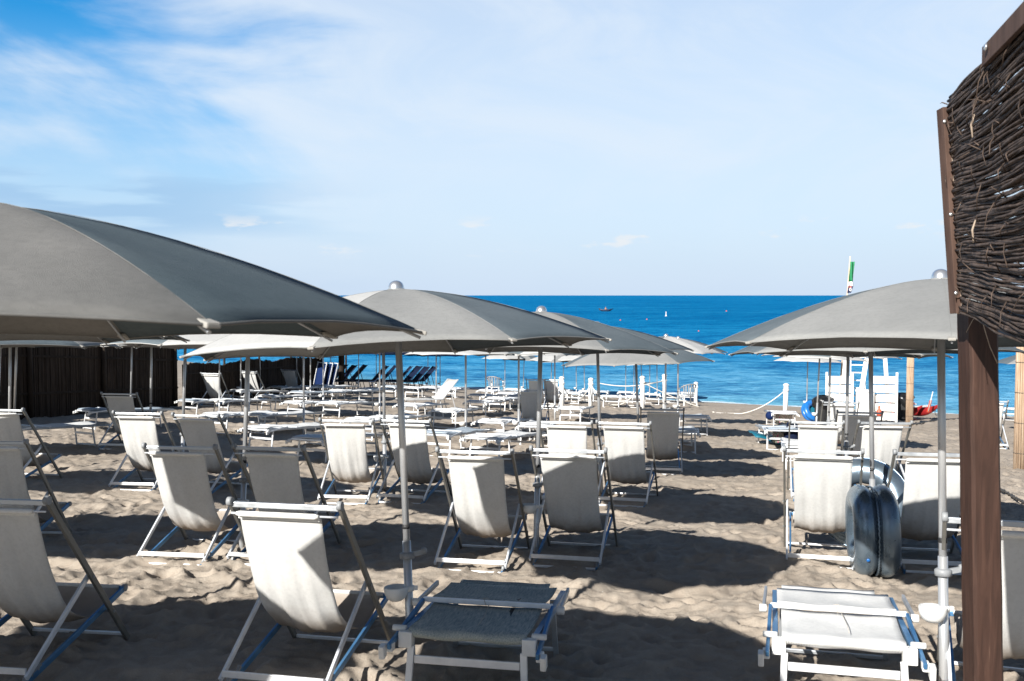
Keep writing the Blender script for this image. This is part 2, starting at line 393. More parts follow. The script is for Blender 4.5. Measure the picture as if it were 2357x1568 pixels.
def relief(x, y):
    """trodden sand: hummocks, ridges, footprints"""
    fade = np.clip((60-y)/30, 0, 1)
    wx = x + .25*vnoise(x*2.1, y*2.1, 5); wy = y + .25*vnoise(x*2.1+9, y*2.1, 6)
    z = .055*vnoise(wx*.9, wy*.9, 1) + .042*vnoise(wx*2.6, wy*3.0, 2)
    r = 1-np.abs(2*vnoise(wx*3.3, wy*4.1, 3)); z += .050*(r**2-.5)*(.6+1.2*vnoise(x*.5, y*.5, 9))
    r2 = 1-np.abs(2*vnoise(wx*7.5, wy*8.5, 4)); z += .026*(r2**3-.4); r3 = 1-np.abs(2*vnoise(wx*13.5+3, wy*15.0, 11)); z += .011*(r3**2-.5)
    z += .010*vnoise(x*19, y*19, 7) + .007*vnoise(x*41, y*41, 8)
    # footprints
    cs = .36
    ci = np.floor(x/cs); cj = np.floor(y/cs)
    for di in (-1, 0, 1):
        for dj in (-1, 0, 1):
            a = ci+di; b = cj+dj
            h1 = np.mod(np.sin(a*127.1+b*311.7)*43758.5453, 1); h2 = np.mod(np.sin(a*269.5+b*183.3)*43758.5453, 1); h3 = np.mod(np.sin(a*419.2+b*371.9)*43758.5453, 1)
            dx = x-(a+h1)*cs; dy = y-(b+h2)*cs; th = h3*6.283; u = dx*np.cos(th)+dy*np.sin(th); v = -dx*np.sin(th)+dy*np.cos(th)
            d2 = (u/.125)**2+(v/.062)**2
            on = (np.mod(h1*17.3+h3*5.1, 1) > .42)
            z += on*(-.040*np.exp(-d2*1.6)+.017*np.exp(-(np.sqrt(d2)-1.35)**2*6))
    for hx, hy in HEAPS: z += .045*np.exp(-((x-hx)**2+(y-hy)**2)/.022)-.020*np.exp(-((x-hx-.22)**2+(y-hy+.1)**2)/.012)
    return z*fade*.95
def build_beach():
    ys = [-8.]
    while ys[-1] < 75:
        y = ys[-1]; ys.append(y + (.4 if y < 2.8 else max(.018, .0030*y) if y < 14 else min(.0042*y, 1.)))
    ys = np.array(ys); n = 620
    # columns: fine across the view, coarse at the flanks
    u = np.linspace(-1, 1, n); 
    w = np.sign(u)*(np.abs(u)*.62*.9 + np.where(np.abs(u) > .9, (np.abs(u)-.9)*18, 0))
    Yg = np.repeat(ys[:, None], n, 1); Xg = w[None, :]*(np.maximum(Yg, 0)+4.5)
    yy = np.maximum(Yg, 0)
    base = CAMZ-(1.75+.058*Yg+.00025*yy*yy+.0009*(Xg-.2*Yg)*yy)
    base = np.where(base < 0, np.maximum(base*1.0, -1.5), base)
    lim = np.clip(base/.5, 0, 1)*.8+.2
    Zg = base + relief(Xg, Yg)*lim*np.clip((np.abs(w)[None, :] < .75)*1., 0, 1)
    V = np.stack([Xg, Yg, Zg], -1).reshape(-1, 3); nr = len(ys)
    i = np.arange(nr-1)[:, None]*n; j = np.arange(n-1)[None, :]; a = (i+j).ravel()
    Fc = np.stack([a, a+1, a+n+1, a+n], -1)
    me = bpy.data.meshes.new('sand'); me.vertices.add(len(V)); me.vertices.foreach_set('co', V.ravel())
    me.loops.add(Fc.size); me.loops.foreach_set('vertex_index', Fc.ravel())
    me.polygons.add(len(Fc)); me.polygons.foreach_set('loop_start', np.arange(len(Fc))*4); me.polygons.foreach_set('loop_total', np.full(len(Fc), 4))
    me.polygons.foreach_set('use_smooth', np.ones(len(Fc), bool)); me.update(); me.materials.append(MT['sand'])
    o = bpy.data.objects.new('sand', me); COL.objects.link(o); tag(o, kind='structure')
build_beach()
rnd = random.Random(21); mb = MB()
for i in range(700):
    y = 3.8+11*rnd.random()**1.6; x = rnd.uniform(-.6, .6)*y; r = rnd.uniform(.003, .009); z = float(relief(np.array([x]), np.array([y]))[0])+gz(x, y)
    P5 = [Vector((rnd.uniform(.7, 1.2)*r*a, rnd.uniform(.7, 1.2)*r*b, rnd.uniform(.5, .8)*r*c)) + Vector((x, y, z)) for a, b, c in ((1,0,0), (-1,0,0), (0,1,0), (0,-1,0), (0,0,1), (0,0,-1))]
    mb.add(P5, [(0,2,4), (2,1,4), (1,3,4), (3,0,4), (2,0,5), (1,2,5), (3,1,5), (0,3,5)])
mat_p = noisy('pebble', (.10, .085, .07), (.45, .42, .38), .8, 8)
tag(mb.build('pebbles', 'pebble'), kind='stuff')
mb = MB(); mb.add([(-30000, 20, 0), (30000, 20, 0), (30000, 45000, 0), (-30000, 45000, 0)], [(0,1,2,3)])
tag(mb.build('sea', 'sea'), kind='structure')

# ------------------------------------------------------------------ umbrella
H_U, R_U, RISE = 2.09, 1.18, .335
def canopy_mesh(seed=0, ph=-8., big=8):
    # sewn from eight cloth panels
    rnd = random.Random(seed); mb = MB(); rows = []
    nr, ns = 16, 6
    for i in range(nr+1):
        f = i/nr; r = .03 + (R_U-.03)*f; row = []
        for k in range(8*ns):
            a0 = k//ns; s = (k % ns)/ns
            A = R(ph+45*a0); B = R(ph+45*(a0+1))
            zc = H_U - RISE*f**1.55
            p = Vector((math.cos(A)*r, math.sin(A)*r, zc)).lerp(Vector((math.cos(B)*r, math.sin(B)*r, zc)), s)
            arch = 4*s*(1-s)
            p.x *= 1-.016*arch*f*f; p.y *= 1-.016*arch*f*f
            p.z += (.017*arch*f**3 - .012*arch*math.sin(math.pi*min(f*1.1, 1)))
            p.z += rnd.uniform(-1, 1)*.0012
            row.append(p)
        row.append(row[0].copy()); rows.append(row)
    mb.grid(rows)
    return mb, rows[-1]
def make_umbrella(near, cloth_m='canopy_cloth', seed=0, ph=-8., dark=(), slate='canopy_slate', pale=()):
    root = empty('beach_umbrella'); root['category'] = 'umbrella'
    mb, edge = canopy_mesh(seed, ph)
    can = mb.build('canopy', cloth_m, root, solid=.002)
    if dark:                      # panels of a second, blue grey cloth
        can.data.materials.append(MT[slate]); can.data.materials.append(MT['canopy_pale'])
        for i, p in enumerate(can.data.polygons):
            if (i % 48)//6 in dark: p.material_index = 1
            elif (i % 48)//6 in pale: p.material_index = 2
    if near:
        mb = MB(); mb.tube(edge, .0035, 6, False); mb.build('hem', cloth_m, can)
        for k in range(8):
            mb = MB(); a = R(ph+45*k); d = Vector((math.cos(a), math.sin(a), 0))
            c = d*(R_U-.005)+Vector((0,0,H_U-RISE+.002)); 
            mb.bar(c-d*.05+Vector((0,0,.010)), c+d*.012-Vector((0,0,.004)), .030, .012, d.cross(Vector((0,0,1))))
            mb.build('corner_pocket', 'hem_cloth', can, bevel=.004)
        mb = MB()
        for k in range(8):
            a = R(ph+45*k); pts = []
            for i in range(17):
                f = i/16; r = .03+(R_U-.03)*f; pts.append((math.cos(a)*r, math.sin(a)*r, H_U-RISE*f**1.55+.0015))
            mb.tube(pts, .0008, 5, False)
        mb.build('seam', cloth_m, can)
    for k in range(8) if near else []:
        a = R(ph+45*k); d = Vector((math.cos(a), math.sin(a), 0)); pts = []
        for i in range(9):
            f = i/8; r = .03+(R_U-.04)*f; pts.append(d*r+Vector((0,0,H_U-RISE*f**1.55-.014)))
        mb = MB(); mb.tube(pts, .0045, 5)
        mb.tube([d*.035+Vector((0,0,H_U-.26)), d*.52+Vector((0,0,H_U-RISE*(.5**1.55)-.02))], .0045, 5)
        mb.build('rib', 'aluminium_dull', root)
    # domed top
    mb = MB(); mb.lathe([(.046, 0), (.0455, .012), (.043, .024), (.037, .036), (.028, .045), (.015, .051), (.001, .053)], (0,0,H_U+.002), 24 if near else 12)
    mb.build('finial', 'steel_ball', root)
    mb = MB(); mb.lathe([(.001, .012), (.040, .010), (.060, .003), (.066, -.006), (.060, -.010)], (0,0,H_U-.002), 20 if near else 10)
    mb.build('vent_cap', 'canopy_cloth', root)
    n = 16 if near else 8
    mb = MB(); mb.tube([(0,0,.62), (0,0,H_U-.01)], .0190, n); mb.build('upper_pole', 'pole_metal', root)
    mb = MB(); mb.tube([(0,0,-.25), (0,0,.70)], .0235, n); mb.build('lower_pole', 'pole_metal', root)
    if near:
        mb = MB(); mb.tube([(0,0,-.012), (0,0,.012)], .0205, n); mb.build('band', 'black_band', root, loc=(0,0,.78))
        mb = MB(); mb.lathe([(.022, -.018), (.040, -.016), (.041, .012), (.030, .020), (.020, .020)], (0,0,.62), 18)
        mb.bar((.03,0,.625), (.085,0,.635), .016, .026, (0,1,0)); c = mb.build('clamp', 'plastic_grey', root)
        mb = MB(); mb.lathe([(.001, 0), (.018, .002), (.020, .02), (.012, .028), (.001, .028)], (.082,0,.640), 10, (1,0,.2)); mb.build('knob', 'plastic_grey', c)
        mb = MB(); mb.lathe([(.022, -.014), (.030, -.014), (.031, .014), (.022, .014)], (0,0,0), 14); mb.bar((.02,0,0), (.05,0,0), .02, .022, (0,1,0))
        cu = mb.build('ashtray_bracket', 'plastic_white', root, loc=(0,0,.44))
    mb = MB()
    mb.lathe([(.001, -.062), (.030, -.058), (.052, -.042), (.064, -.016), (.067, .012), (.064, .020), (.058, .014), (.050, -.005), (.001, -.02)], (-.066, -.03, .44), 20 if near else 10)
    mb.build('ashtray', 'plastic_white', root)
    return root
UN = [make_umbrella(True, 'canopy_cloth', 1, -12., (7, 4, 1), 'canopy_slate', (5, 3)), make_umbrella(True, 'canopy_cloth', 2, 23., (3, 0, 6)), make_umbrella(True, 'canopy_pale', 3, -18., (5, 2)), make_umbrella(True, 'canopy_worn', 8, 3., (7, 4, 1), 'canopy_worn_slate')]
UF = [make_umbrella(False, 'canopy_pale', 4, 5., (7, 3)), make_umbrella(False, 'canopy_cloth', 5, 20., (6, 3, 0)), make_umbrella(False, 'navy_cloth', 6, 0.)]
def umbrella(proto, bx, by, topx, label, group, away=4.3, hs=1., ashrot=0, base=None, s=1.):
    p = base or G(bx, by); left = None
    # lean sideways so that the finial stands where it was measured
    th = 0
    if topx is not None:
        for i in range(14):
            d = Vector((math.sin(R(th)), math.sin(R(away)), math.cos(R(away)))); q = p + d*H_U*s*hs
            th += math.degrees((topx - px(q)[0])/F*q.y/(H_U*s))*.8
            th = max(-5, min(5, th))
    up = Vector((math.sin(R(th)), math.sin(R(away))*math.cos(R(th)), math.cos(R(away)))).normalized()
    yv = Vector((0, 1, 0)); yv = (yv-up*yv.dot(up)).normalized(); xv = yv.cross(up)
    rot = Matrix((xv, yv, up)).transposed().to_euler()
    loc = p + up*(hs-1)*H_U*s
    o = place(proto, loc, rot, label, group); o.scale = (s, s, s); return o

GN = 'grey beach umbrellas'
umbrella(UN[3], 0, 0, -70, 'largest grey umbrella, cut off by the left edge, closest to the viewer', GN, 3.2, 1.018, base=Vector((-1.41, 2.42, gz(-1.41, 2.42))))
umbrella(UN[0], 948, 1540, 912, 'grey umbrella on the pole beside the front deckchair, its dome on the horizon line', GN)
umbrella(UN[1], 1233, 1286, 1246, 'grey umbrella just right of the centre, second dome from left against the sea', GN)
umbrella(UN[0], 1384, 1138, 1374, 'grey umbrella whose dome is third from left, behind the centre umbrella', GN, 3.2)
umbrella(UN[1], 1473, 1082, 1462, 'grey umbrella with its top hidden under the third one, pole behind right chair pair', GN, 3, .93)
umbrella(UN[2], 1530, 1018, 1533, 'grey umbrella whose dome is fourth from left, near the rope fence', GN, 3, 1.02)
umbrella(UN[0], 1560, 985, 1561, 'grey umbrella with smallest dome, fifth from left, by the last white posts', GN, 3, 1.05)
umbrella(UN[1], 2173, 1622, 2165, 'large grey umbrella at the right, half behind the twig screen', GN, 4.3, 1.015)
umbrella(UN[1], 2010, 1296, 2003, 'grey umbrella hidden behind the large right one, pole rising from the silver inflatable', GN)
umbrella(UN[1], 1946, 1146, 1953, 'grey umbrella with its pole between the second row chairs on the right', GN)
umbrella(UN[2], 1906, 1050, 1912, 'grey umbrella with its pole in front of the white slatted stand', GN, 3)
umbrella(UF[0], 1878, 994, 1888, 'pale umbrella with slanting pole above the blue inflatable', GN, 3)
umbrella(UF[0], 1856, 955, 1860, 'pale umbrella with thin pole just right of the lone white post', GN, 3)
umbrella(UF[1], 2404, 1004, 2404, 'far umbrella cut by the right edge, beside the bamboo wrapped post', GN, 3)
umbrella(UN[0], -140, 1622, None, 'grey umbrella under the rim of the largest one at the left edge', GN, 4.3, 1.03, base=Vector((-3.12, 5.6, gz(-3.12, 5.6))))
umbrella(UN[2], 556, 1272, 574, 'pale umbrella behind the largest one, its pole between second row deckchairs', GN)
umbrella(UN[1], 418, 1108, 428, 'umbrella with its pole between the two third row deckchairs on the left', GN)
umbrella(UN[2], 346, 1033, 349, 'umbrella with its pole before the tall reed fence, right of a similar pole', GN, 3)
umbrella(UF[0], 300, 985, 304, 'umbrella with its pole behind the fourth row deckchair at the reed fence', GN, 3)
umbrella(UF[1], 30, 1040, 40, 'umbrella with its pole against the wooden post of the reed fence', GN, 3)
umbrella(UF[0], -10, 1060, 3, 'umbrella with its pole at the very left edge of the view', GN, 3)
umbrella(UN[0], 886, 1134, 882, 'umbrella with its pole between the pair of third row deckchairs left of centre', GN)
for i, (x, y) in enumerate(((-3.85, 2.75), (-6.35, 3.05), (-5.75, 6.1), (-7.95, 6.3), (-5.0, 9.15), (-7.4, 9.7), (-6.9, 13.2), (-9.3, 13.6), (-9.4, 17.6), (-11.9, 18.2))):
    umbrella(UN[1] if y < 10 else UF[0], 0, 0, None, 'grey umbrella of the left hand rows beyond the left edge, %s' % ('nearest' if i == 0 else 'farthest' if i == 9 else 'number %d going away' % (i+1)), 'umbrellas left of the view', 3.5, base=Vector((x, y, gz(x, y))))
for i, (x, y) in enumerate(((-10.6, 30.2), (-8.6, 30.6), (-6.6, 31.6))):
    umbrella(UF[1], 0, 0, None, 'umbrella before the low reed fence shading the dark deckchairs, %s of three' % ('left', 'middle', 'right')[i], 'umbrellas at the low reed fence', 3, base=Vector((x, y, gz(x, y))))
mid = [(699, 1004), (1072, 1019), (1194, 1016), (573, 962), (505, 958), (744, 940), (874, 967), (1004, 944), (1118, 944), (1277, 969)]
for i, (x, y) in enumerate(sorted(mid)):
    o = umbrella(UF[i % 2], x, y, x, 'mid beach umbrella among the loungers, pole %s of ten' % ordinal(i, 10), 'umbrellas in the middle of the beach', 3, random.uniform(.97, 1.0))
far = [(600, 917), (683, 906), (763, 901), (825, 902), (1162, 904), (1204, 900), (1268, 905), (1298, 910), (1327, 904), (1346, 902), (1440, 912), (1459, 908), (1478, 911), (1495, 906), (1513, 906)]
for i, (x, y) in enumerate(sorted(far)):
    umbrella(UF[i % 2], x, y, x+random.uniform(-3, 3), 'tiny far umbrella near the water, pole %s in its row' % ('leftmost' if i == 0 else 'rightmost' if i == 14 else 'number %d' % (i+1)), 'umbrellas by the water', 3, random.uniform(.93, 1.0), s=.92)
for i, x in enumerate((790, 866, 925, 985, 1013)):
    umbrella(UF[2], x, 896, x, 'dark blue far umbrella over the navy loungers, %s' % ordinal(i, 5), 'dark blue umbrellas', 3, .93, s=.95)

# ------------------------------------------------------------------ deckchair
WC = .31     # half width at the side rails
TOP = (.12, .94); FOOT = (.92, .0); PIV = .52; SEAT = (.95, .27); REAR = (.0, .005)
def lerp2(a, b, t): return (a[0]+(b[0]-a[0])*t, a[1]+(b[1]-a[1])*t)
def catmull(pts, n=6):
    P = [pts[0]]+list(pts)+[pts[-1]]; o = []
    for i in range(1, len(P)-2):
        for k in range(n):
            t = k/n; o.append(tuple(.5*((2*P[i][j])+(-P[i-1][j]+P[i+1][j])*t+(2*P[i-1][j]-5*P[i][j]+4*P[i+1][j]-P[i+2][j])*t*t+(-P[i-1][j]+3*P[i][j]-3*P[i+1][j]+P[i+2][j])*t**3) for j in range(len(pts[0]))))
    o.append(tuple(pts[-1])); return o
def canvas_obj(parent, off, cw, seed):
    rnd = random.Random(seed); g = rnd.uniform(-.02, .022); prof = catmull([(.135, .88), (.168+g*.4, .78), (.225+g, .64), (.300+g, .485+g), (.395+g, .345+g), (.51, .240+g), (.64, .190+g), (.76, .186+g), (.875, .230), (.955, .285)], 5)
    rows = []; nj = 25; n = len(prof); a1 = rnd.uniform(0, 6); a2 = rnd.uniform(0, 6)
    for i, (y, z) in enumerate(prof):
        f = i/(n-1); row = []
        sag = math.sin(math.pi*min(1, f*1.02))**1.3
        for j in range(nj):
            s = 2*j/(nj-1)-1
            x = off*(1-f*.6) + cw*s*(1-.045*sag)
            dz = -.040*sag*(1-s*s); dy = -.012*sag*(1-s*s)
            wr = .0040*math.sin(s*9+a1+f*3)*sag + .0030*math.sin(s*17+a2-f*5)*sag + .0022*math.sin(s*31+a1*2+f*8)*sag**2 + .003*math.sin(f*23+a2+s*2)*sag**2
            row.append((x, y+dy+wr*.8, z+dz+wr))
        rows.append(row)
    mb = MB(); mb.grid(rows); c = mb.build('canvas', 'canvas', parent, solid=.003)
    # sleeve folded round the upper rod
    mb = MB(); mb.tube([(off-cw, .098, .893), (off-cw+.02, .097, .892), (off+cw-.02, .097, .892), (off+cw, .098, .893)], [.010, .0155, .0155, .010], 10)
    mb.box((off, .118, .880), (cw*2-.006, .008, .030)); mb.build('sleeve', 'canvas_edge', parent)
    mb = MB(); mb.tube([(-cw-.0, .955, .29), (cw, .955, .29)], .012, 8); mb.build('seat_sleeve', 'canvas_edge', parent)
def make_chair(off, cw, seed):
    root = empty('deckchair'); root['category'] = 'deckchair'
    for s in (-1, 1):
        x = s*WC
        mb = MB(); mb.bar((x, TOP[0]-.012, TOP[1]+.014), (x, FOOT[0]+.01, FOOT[1]-.02), .018, .036); r = mb.build('back_rail', 'rail_taupe', root, bevel=.003)
        mb = MB(); mb.tube([(x-.013, TOP[0]-.010, TOP[1]+.012), (x+.013, TOP[0]-.010, TOP[1]+.012)], .024, 14); mb.build('end_cap', 'plastic_grey', r)
        pv = lerp2(TOP, FOOT, PIV)
        mb = MB(); mb.bar((x*.985-s*.018, pv[0], pv[1]+.01), (x*.985-s*.018, REAR[0]-.02, .055), .016, .030); mb.build('prop_leg', 'aluminium', root, bevel=.003)
        mb = MB(); mb.tube([(x-s*.02, pv[0], pv[1]), (x+s*.014, pv[0], pv[1])], .008, 8); mb.build('bolt', 'plastic_grey', r); mb = MB()
        p2 = lerp2(TOP, FOOT, .79); mb.tube([(x-s*.05, p2[0], p2[1]), (x+s*.014, p2[0], p2[1])], .008, 8); mb.build('bolt', 'plastic_grey', r)
        xi = s*(WC-.050)
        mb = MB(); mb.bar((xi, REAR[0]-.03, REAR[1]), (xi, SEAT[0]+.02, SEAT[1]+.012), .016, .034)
        r2 = mb.build('seat_rail', 'sky_tinted_aluminium', root, bevel=.003)
        mb = MB(); mb.box((xi, .065, .05), (.012, .17, .012), Matrix.Rotation(R(16), 3, 'X'))
        for k in range(3): y = .0+.055*k; z = REAR[1]+(SEAT[1]-REAR[1])*(y/.95); mb.box((xi, y+.01, z+.036), (.018, .014, .040), Matrix.Rotation(R(-28), 3, 'X'))
        mb.build('notch', 'plastic_grey', r2, bevel=.003)
        mb = MB(); mb.tube([(xi-.011, SEAT[0]+.018, SEAT[1]+.012), (xi+.011, SEAT[0]+.018, SEAT[1]+.012)], .022, 12); mb.build('end_cap', 'plastic_grey', r2)
    mb = MB(); mb.bar((-WC+.009, TOP[0]+.004, TOP[1]-.004), (WC-.009, TOP[0]+.004, TOP[1]-.004), .030, .028, (0,1,0)); mb.build('top_bar', 'aluminium_dull', root, bevel=.004)
    mb = MB(); mb.tube([(-WC+.009, .108, .892), (WC-.009, .108, .892)], .006, 8); mb.build('top_rod', 'aluminium', root)
    mb = MB(); mb.bar((-WC+.03, -.012, .088), (WC-.03, -.012, .088), .014, .034, (0,1,0)); mb.build('prop_bar', 'frame_white', root, bevel=.003)
    mb = MB(); mb.bar((-WC+.058, -.03, .012), (WC-.058, -.03, .012), .020, .018, (0,1,0)); mb.build('rear_foot_bar', 'frame_white', root, bevel=.003)
    mb = MB(); mb.bar((-WC+.009, FOOT[0]-.02, .022), (WC-.009, FOOT[0]-.02, .022), .020, .018, (0,1,0)); mb.build('front_foot_bar', 'frame_white', root, bevel=.003)
    mb = MB(); mb.bar((-WC+.058, SEAT[0]+.015, SEAT[1]+.010), (WC-.058, SEAT[0]+.015, SEAT[1]+.010), .022, .028, (0,1,0)); mb.build('seat_bar', 'sky_tinted_aluminium', root, bevel=.004)
    canvas_obj(root, off, cw, seed)
    return root
CH = [make_chair(-.035, .232, 1), make_chair(-.002, .236, 2), make_chair(.022, .232, 3),
      make_chair(-.025, .236, 11), make_chair(.006, .231, 12), make_chair(.015, .236, 13)]
NCH = [0]
def chair(v, xl, xr, y, side, xf, label, yaw=None, sz=1.):
    p = G((xl+xr)/2, y, .945*sz)
    if yaw is None:
        best = (1e9, 0)
        for k in range(-60, 141):
            th = k*.5; s = 1 if side == 'r' else -1
            d = Vector((math.sin(R(th)), math.cos(R(th)), 0)); rr = Vector((d.y, -d.x, 0))
            q = p + d*(FOOT[0]-TOP[0]) + rr*WC*s; q.z = gz(q.x, q.y)
            e = abs(px(q)[0]-xf)
            if e < best[0]: best = (e, th)
        yaw = max(-16, min(40, best[1]))
    d = Vector((math.sin(R(yaw)), math.cos(R(yaw)), 0)); loc = p - d*TOP[0]; loc.z = gz(loc.x, loc.y)
    NCH[0] += 1
    if NCH[0] % 2 == 0: v += 3
    o = place(CH[v], loc, slope_rot(loc.x, loc.y, yaw), label, 'deckchairs with cream canvas'); o.scale = (sz,)*3
    print('CHAIR %-40s Y %.1f yaw %.0f' % (label[:40], p.y, yaw))
    return o
chair(0, 518, 780, 1167, 'r', 905, 'nearest cream deckchair in full view, left of the bare umbrella pole with the ashtray')
chair(1, -98, 46, 1156, 'r', 294, 'shaded deckchair cut by the left edge in the bottom left corner')
chair(2, -81, 23, 1019, 'r', 166, 'shaded deckchair cut by the left edge, second row up from the corner')
chair(1, -40, 34, 944, 'r', 142, 'deckchair cut by the left edge, third row, half its canvas sunlit')
chair(1, 234, 306, 907, 'r', 359, 'small deckchair before the dark reed fence, farthest of the left column')
chair(0, 263, 361, 952, 'r', 433, 'left deckchair of the third row pair on the left side')
chair(1, 396, 496, 957, 'r', 580, 'right deckchair of the third row pair on the left, rounded shadow on canvas')
chair(0, 337, 478, 1031, 'r', 583, 'sunlit deckchair with soiled seat, left of the second row pair left of centre')
chair(2, 540, 687, 1033, 'r', 787, 'fully shaded deckchair directly behind the nearest one')
chair(0, 739, 850, 969, 'r', 888, 'sunlit deckchair left of the centre pole, third row')
chair(2, 876, 984, 969, 'r', 1040, 'deckchair right behind the centre pole, lower half of its canvas shaded')
chair(1, 1007, 1174, 1041, 'r', 1220, 'sunlit deckchair of the central second row pair, left one')
chair(1, 1222, 1392, 1038, 'r', 1422, 'shaded deckchair of the central second row pair, right one')
chair(2, 1244, 1356, 973, 'r', 1381, 'sunlit deckchair partly behind the shaded central one')
chair(1, 1376, 1494, 975, 'r', 1514, 'deckchair with sunlit top and shaded belly, right of centre in the third row')
chair(2, 1478, 1570, 943, 'r', 1568, 'shaded deckchair beside the open aisle, right end of its row')
chair(0, 1195, 1252, 898, 'r', 1267, 'small sunlit deckchair behind the centre pole pair, near the first white post')
chair(1, 1213, 1249, 874, 'r', 1255, 'left one of two tiny deckchairs standing back against the sea', 12)
chair(1, 1250, 1282, 874, 'r', 1282, 'right one of two tiny deckchairs standing back against the sea', 12)
chair(1, 464, 501, 860, 'r', 536, 'dark empty deckchair before the low reed fence, leftmost of three')
chair(1, 552, 587, 855, 'r', 622, 'dark empty deckchair before the low reed fence, middle of three')
chair(1, 645, 680, 852, 'r', 708, 'dark empty deckchair before the low reed fence, rightmost of three')
chair(1, 1810, 1986, 1040, 'l', 1806, 'sunlit deckchair left of the silver inflatable')
chair(2, 2071, 2243, 1047, 'l', 2019, 'shaded deckchair right of the silver inflatable, cut by the brown post')
chair(2, 1820, 1942, 973, 'r', 1929, 'sunlit deckchair behind the one left of the inflatable')
chair(0, 1977, 2102, 974, 'r', 2050, 'deckchair directly behind the silver inflatable, lower canvas in shadow')
chair(1, 1932, 2029, 950, 'r', 2010, 'half hidden deckchair in the fourth row right of the aisle')
chair(1, 1899, 1973, 927, 'r', 1960, 'deckchair in front of the white slatted stand')
chair(1, 2238, 2328, 924, 'r', 2300, 'deckchair right of the brown post, facing the water, near the bamboo post')
chair(1, 2228, 2474, 1209, 'l', 2160, 'large deckchair in the bottom right corner behind the brown post')

# ------------------------------------------------------------------ sun loungers
def leg_frame(root, y, zt, hw, lean=0., mid=.6, m='frame_white'):
    mb = MB()
    for s in (-1, 1): mb.bar((s*hw, y, zt), (s*(hw+.01), y+lean, -.02), .026, .020)
    mb.bar((-hw, y+lean*(1-mid)-.004, zt*mid), (hw, y+lean*(1-mid)-.004, zt*mid), .012, .036, (0,1,0))
    mb.bar((-hw, y+lean, .012), (hw, y+lean, .012), .018, .022, (0,1,0))
    mb.build('leg_frame', m, root, bevel=.003)
def make_lounger(kind, seed, fab='mesh_fabric'):
    rnd = random.Random(seed); root = empty('sun_lounger'); root['category'] = 'sun lounger'
    hw, L, z = .29, 1.86, .36
    if kind == 'flat':
        for s in (-1, 1):
            mb = MB(); mb.bar((s*hw, .0, z+.015), (s*hw, L, z-.01), .024, .034); mb.build('side_rail', 'aluminium_dull', root, bevel=.004)
        mb = MB(); rows = []
        for i in range(25):
            y = L*i/24; row = []
            for j in range(9):
                s = 2*j/8-1; row.append((s*(hw-.015), y, z+.022-.030*(1-s*s)+.006*math.sin(i*.9+seed)+rnd.uniform(-.002, .002)))
            rows.append(row)
        mb.grid(rows); mb.build('mesh_panel', fab, root, solid=.005)
        # folded head shade lying on the head end
        mb = MB(); rows = [[(s*.26, y, z+.052+.012*math.sin(y*9)) for s in (-1, -.5, 0, .5, 1)] for y in (-.02, .08, .2, .32, .42)]
        mb.grid(rows); mb.build('shade_cloth', fab, root, solid=.010)
        mb = MB()
        for s in (-1, 1): mb.bar((s*(hw+.03), -.07, z-.02), (s*(hw+.03), .44, z+.05), .014, .022)
        mb.bar((-hw-.03, .44, z+.055), (hw+.03, .44, z+.055), .016, .022, (0,1,0)); mb.bar((-hw, -.01, z+.02), (hw, -.01, z+.02), .02, .026, (0,1,0))
        mb.build('shade_frame', 'aluminium', root)
        for s in (-1, 1):
            mb = MB(); mb.box((s*(hw+.015), -.02, z-.01), (.05, .05, .055)); mb.box((s*(hw+.045), -.06, z-.03), (.022, .05, .05)); mb.build('joint', 'plastic_white', root, bevel=.006)
        leg_frame(root, .16, z, .255, -.05); leg_frame(root, 1.52, z-.01, .255, .06)
        if seed % 2:
            mb = MB(); mb.bar((-hw, .72, z+.03), (hw, .72, z+.03), .02, .02, (0,1,0)); mb.build('hinge_bar', 'aluminium', root)
    elif kind == 'raised':
        fm = fab; rm = 'frame_white' if fab == 'canvas' else 'hull_dark'
        for s in (-1, 1):
            mb = MB(); mb.bar((s*hw, .62, z), (s*hw, L, z-.01), .024, .034); mb.build('side_rail', rm, root, bevel=.004)
            mb = MB(); mb.bar((s*hw, .62, z), (s*hw, .12, z+.58), .014, .03); mb.build('backrest_rail', rm, root, bevel=.004)
            mb = MB(); mb.bar((s*(hw-.03), .35, z+.28), (s*(hw-.03), .15, .02), .016, .022); mb.build('backrest_prop', rm, root)
        mb = MB(); mb.grid([[(s*(hw-.012), y, zz-.02*(1-s*s)) for s in (-1,-.5,0,.5,1)] for y, zz in ((.10,.965-.02),(.25,.775),(.4,.6),(.55,.435),(.64,.375))]); mb.build('back_panel', fm, root, solid=.012)
        mb = MB(); mb.grid([[(s*(hw-.012), y, z+.015-.03*(1-s*s)) for s in (-1,-.5,0,.5,1)] for y in (.64, .9, 1.2, 1.5, L)]); mb.build('seat_panel', fm, root, solid=.012)
        leg_frame(root, .70, z, .255, -.08, m=rm); leg_frame(root, 1.52, z-.01, .255, .06, m=rm)
    return root
LF = [make_lounger('flat', 1), make_lounger('flat', 2, 'mesh_fabric_blue'), make_lounger('flat', 3)]
LR = make_lounger('raised', 5, 'canvas'); LN = make_lounger('raised', 7, 'navy_cloth')
def lounger(proto, x, y, yaw, label, group='white loungers on the sand', dy=.13):
    p = G(x, y); d = Vector((math.sin(R(yaw)), math.cos(R(yaw)), 0)); loc = p-d*dy; loc.z = gz(loc.x, loc.y)-.0
    return place(proto, loc, slope_rot(loc.x, loc.y, yaw), label, group)
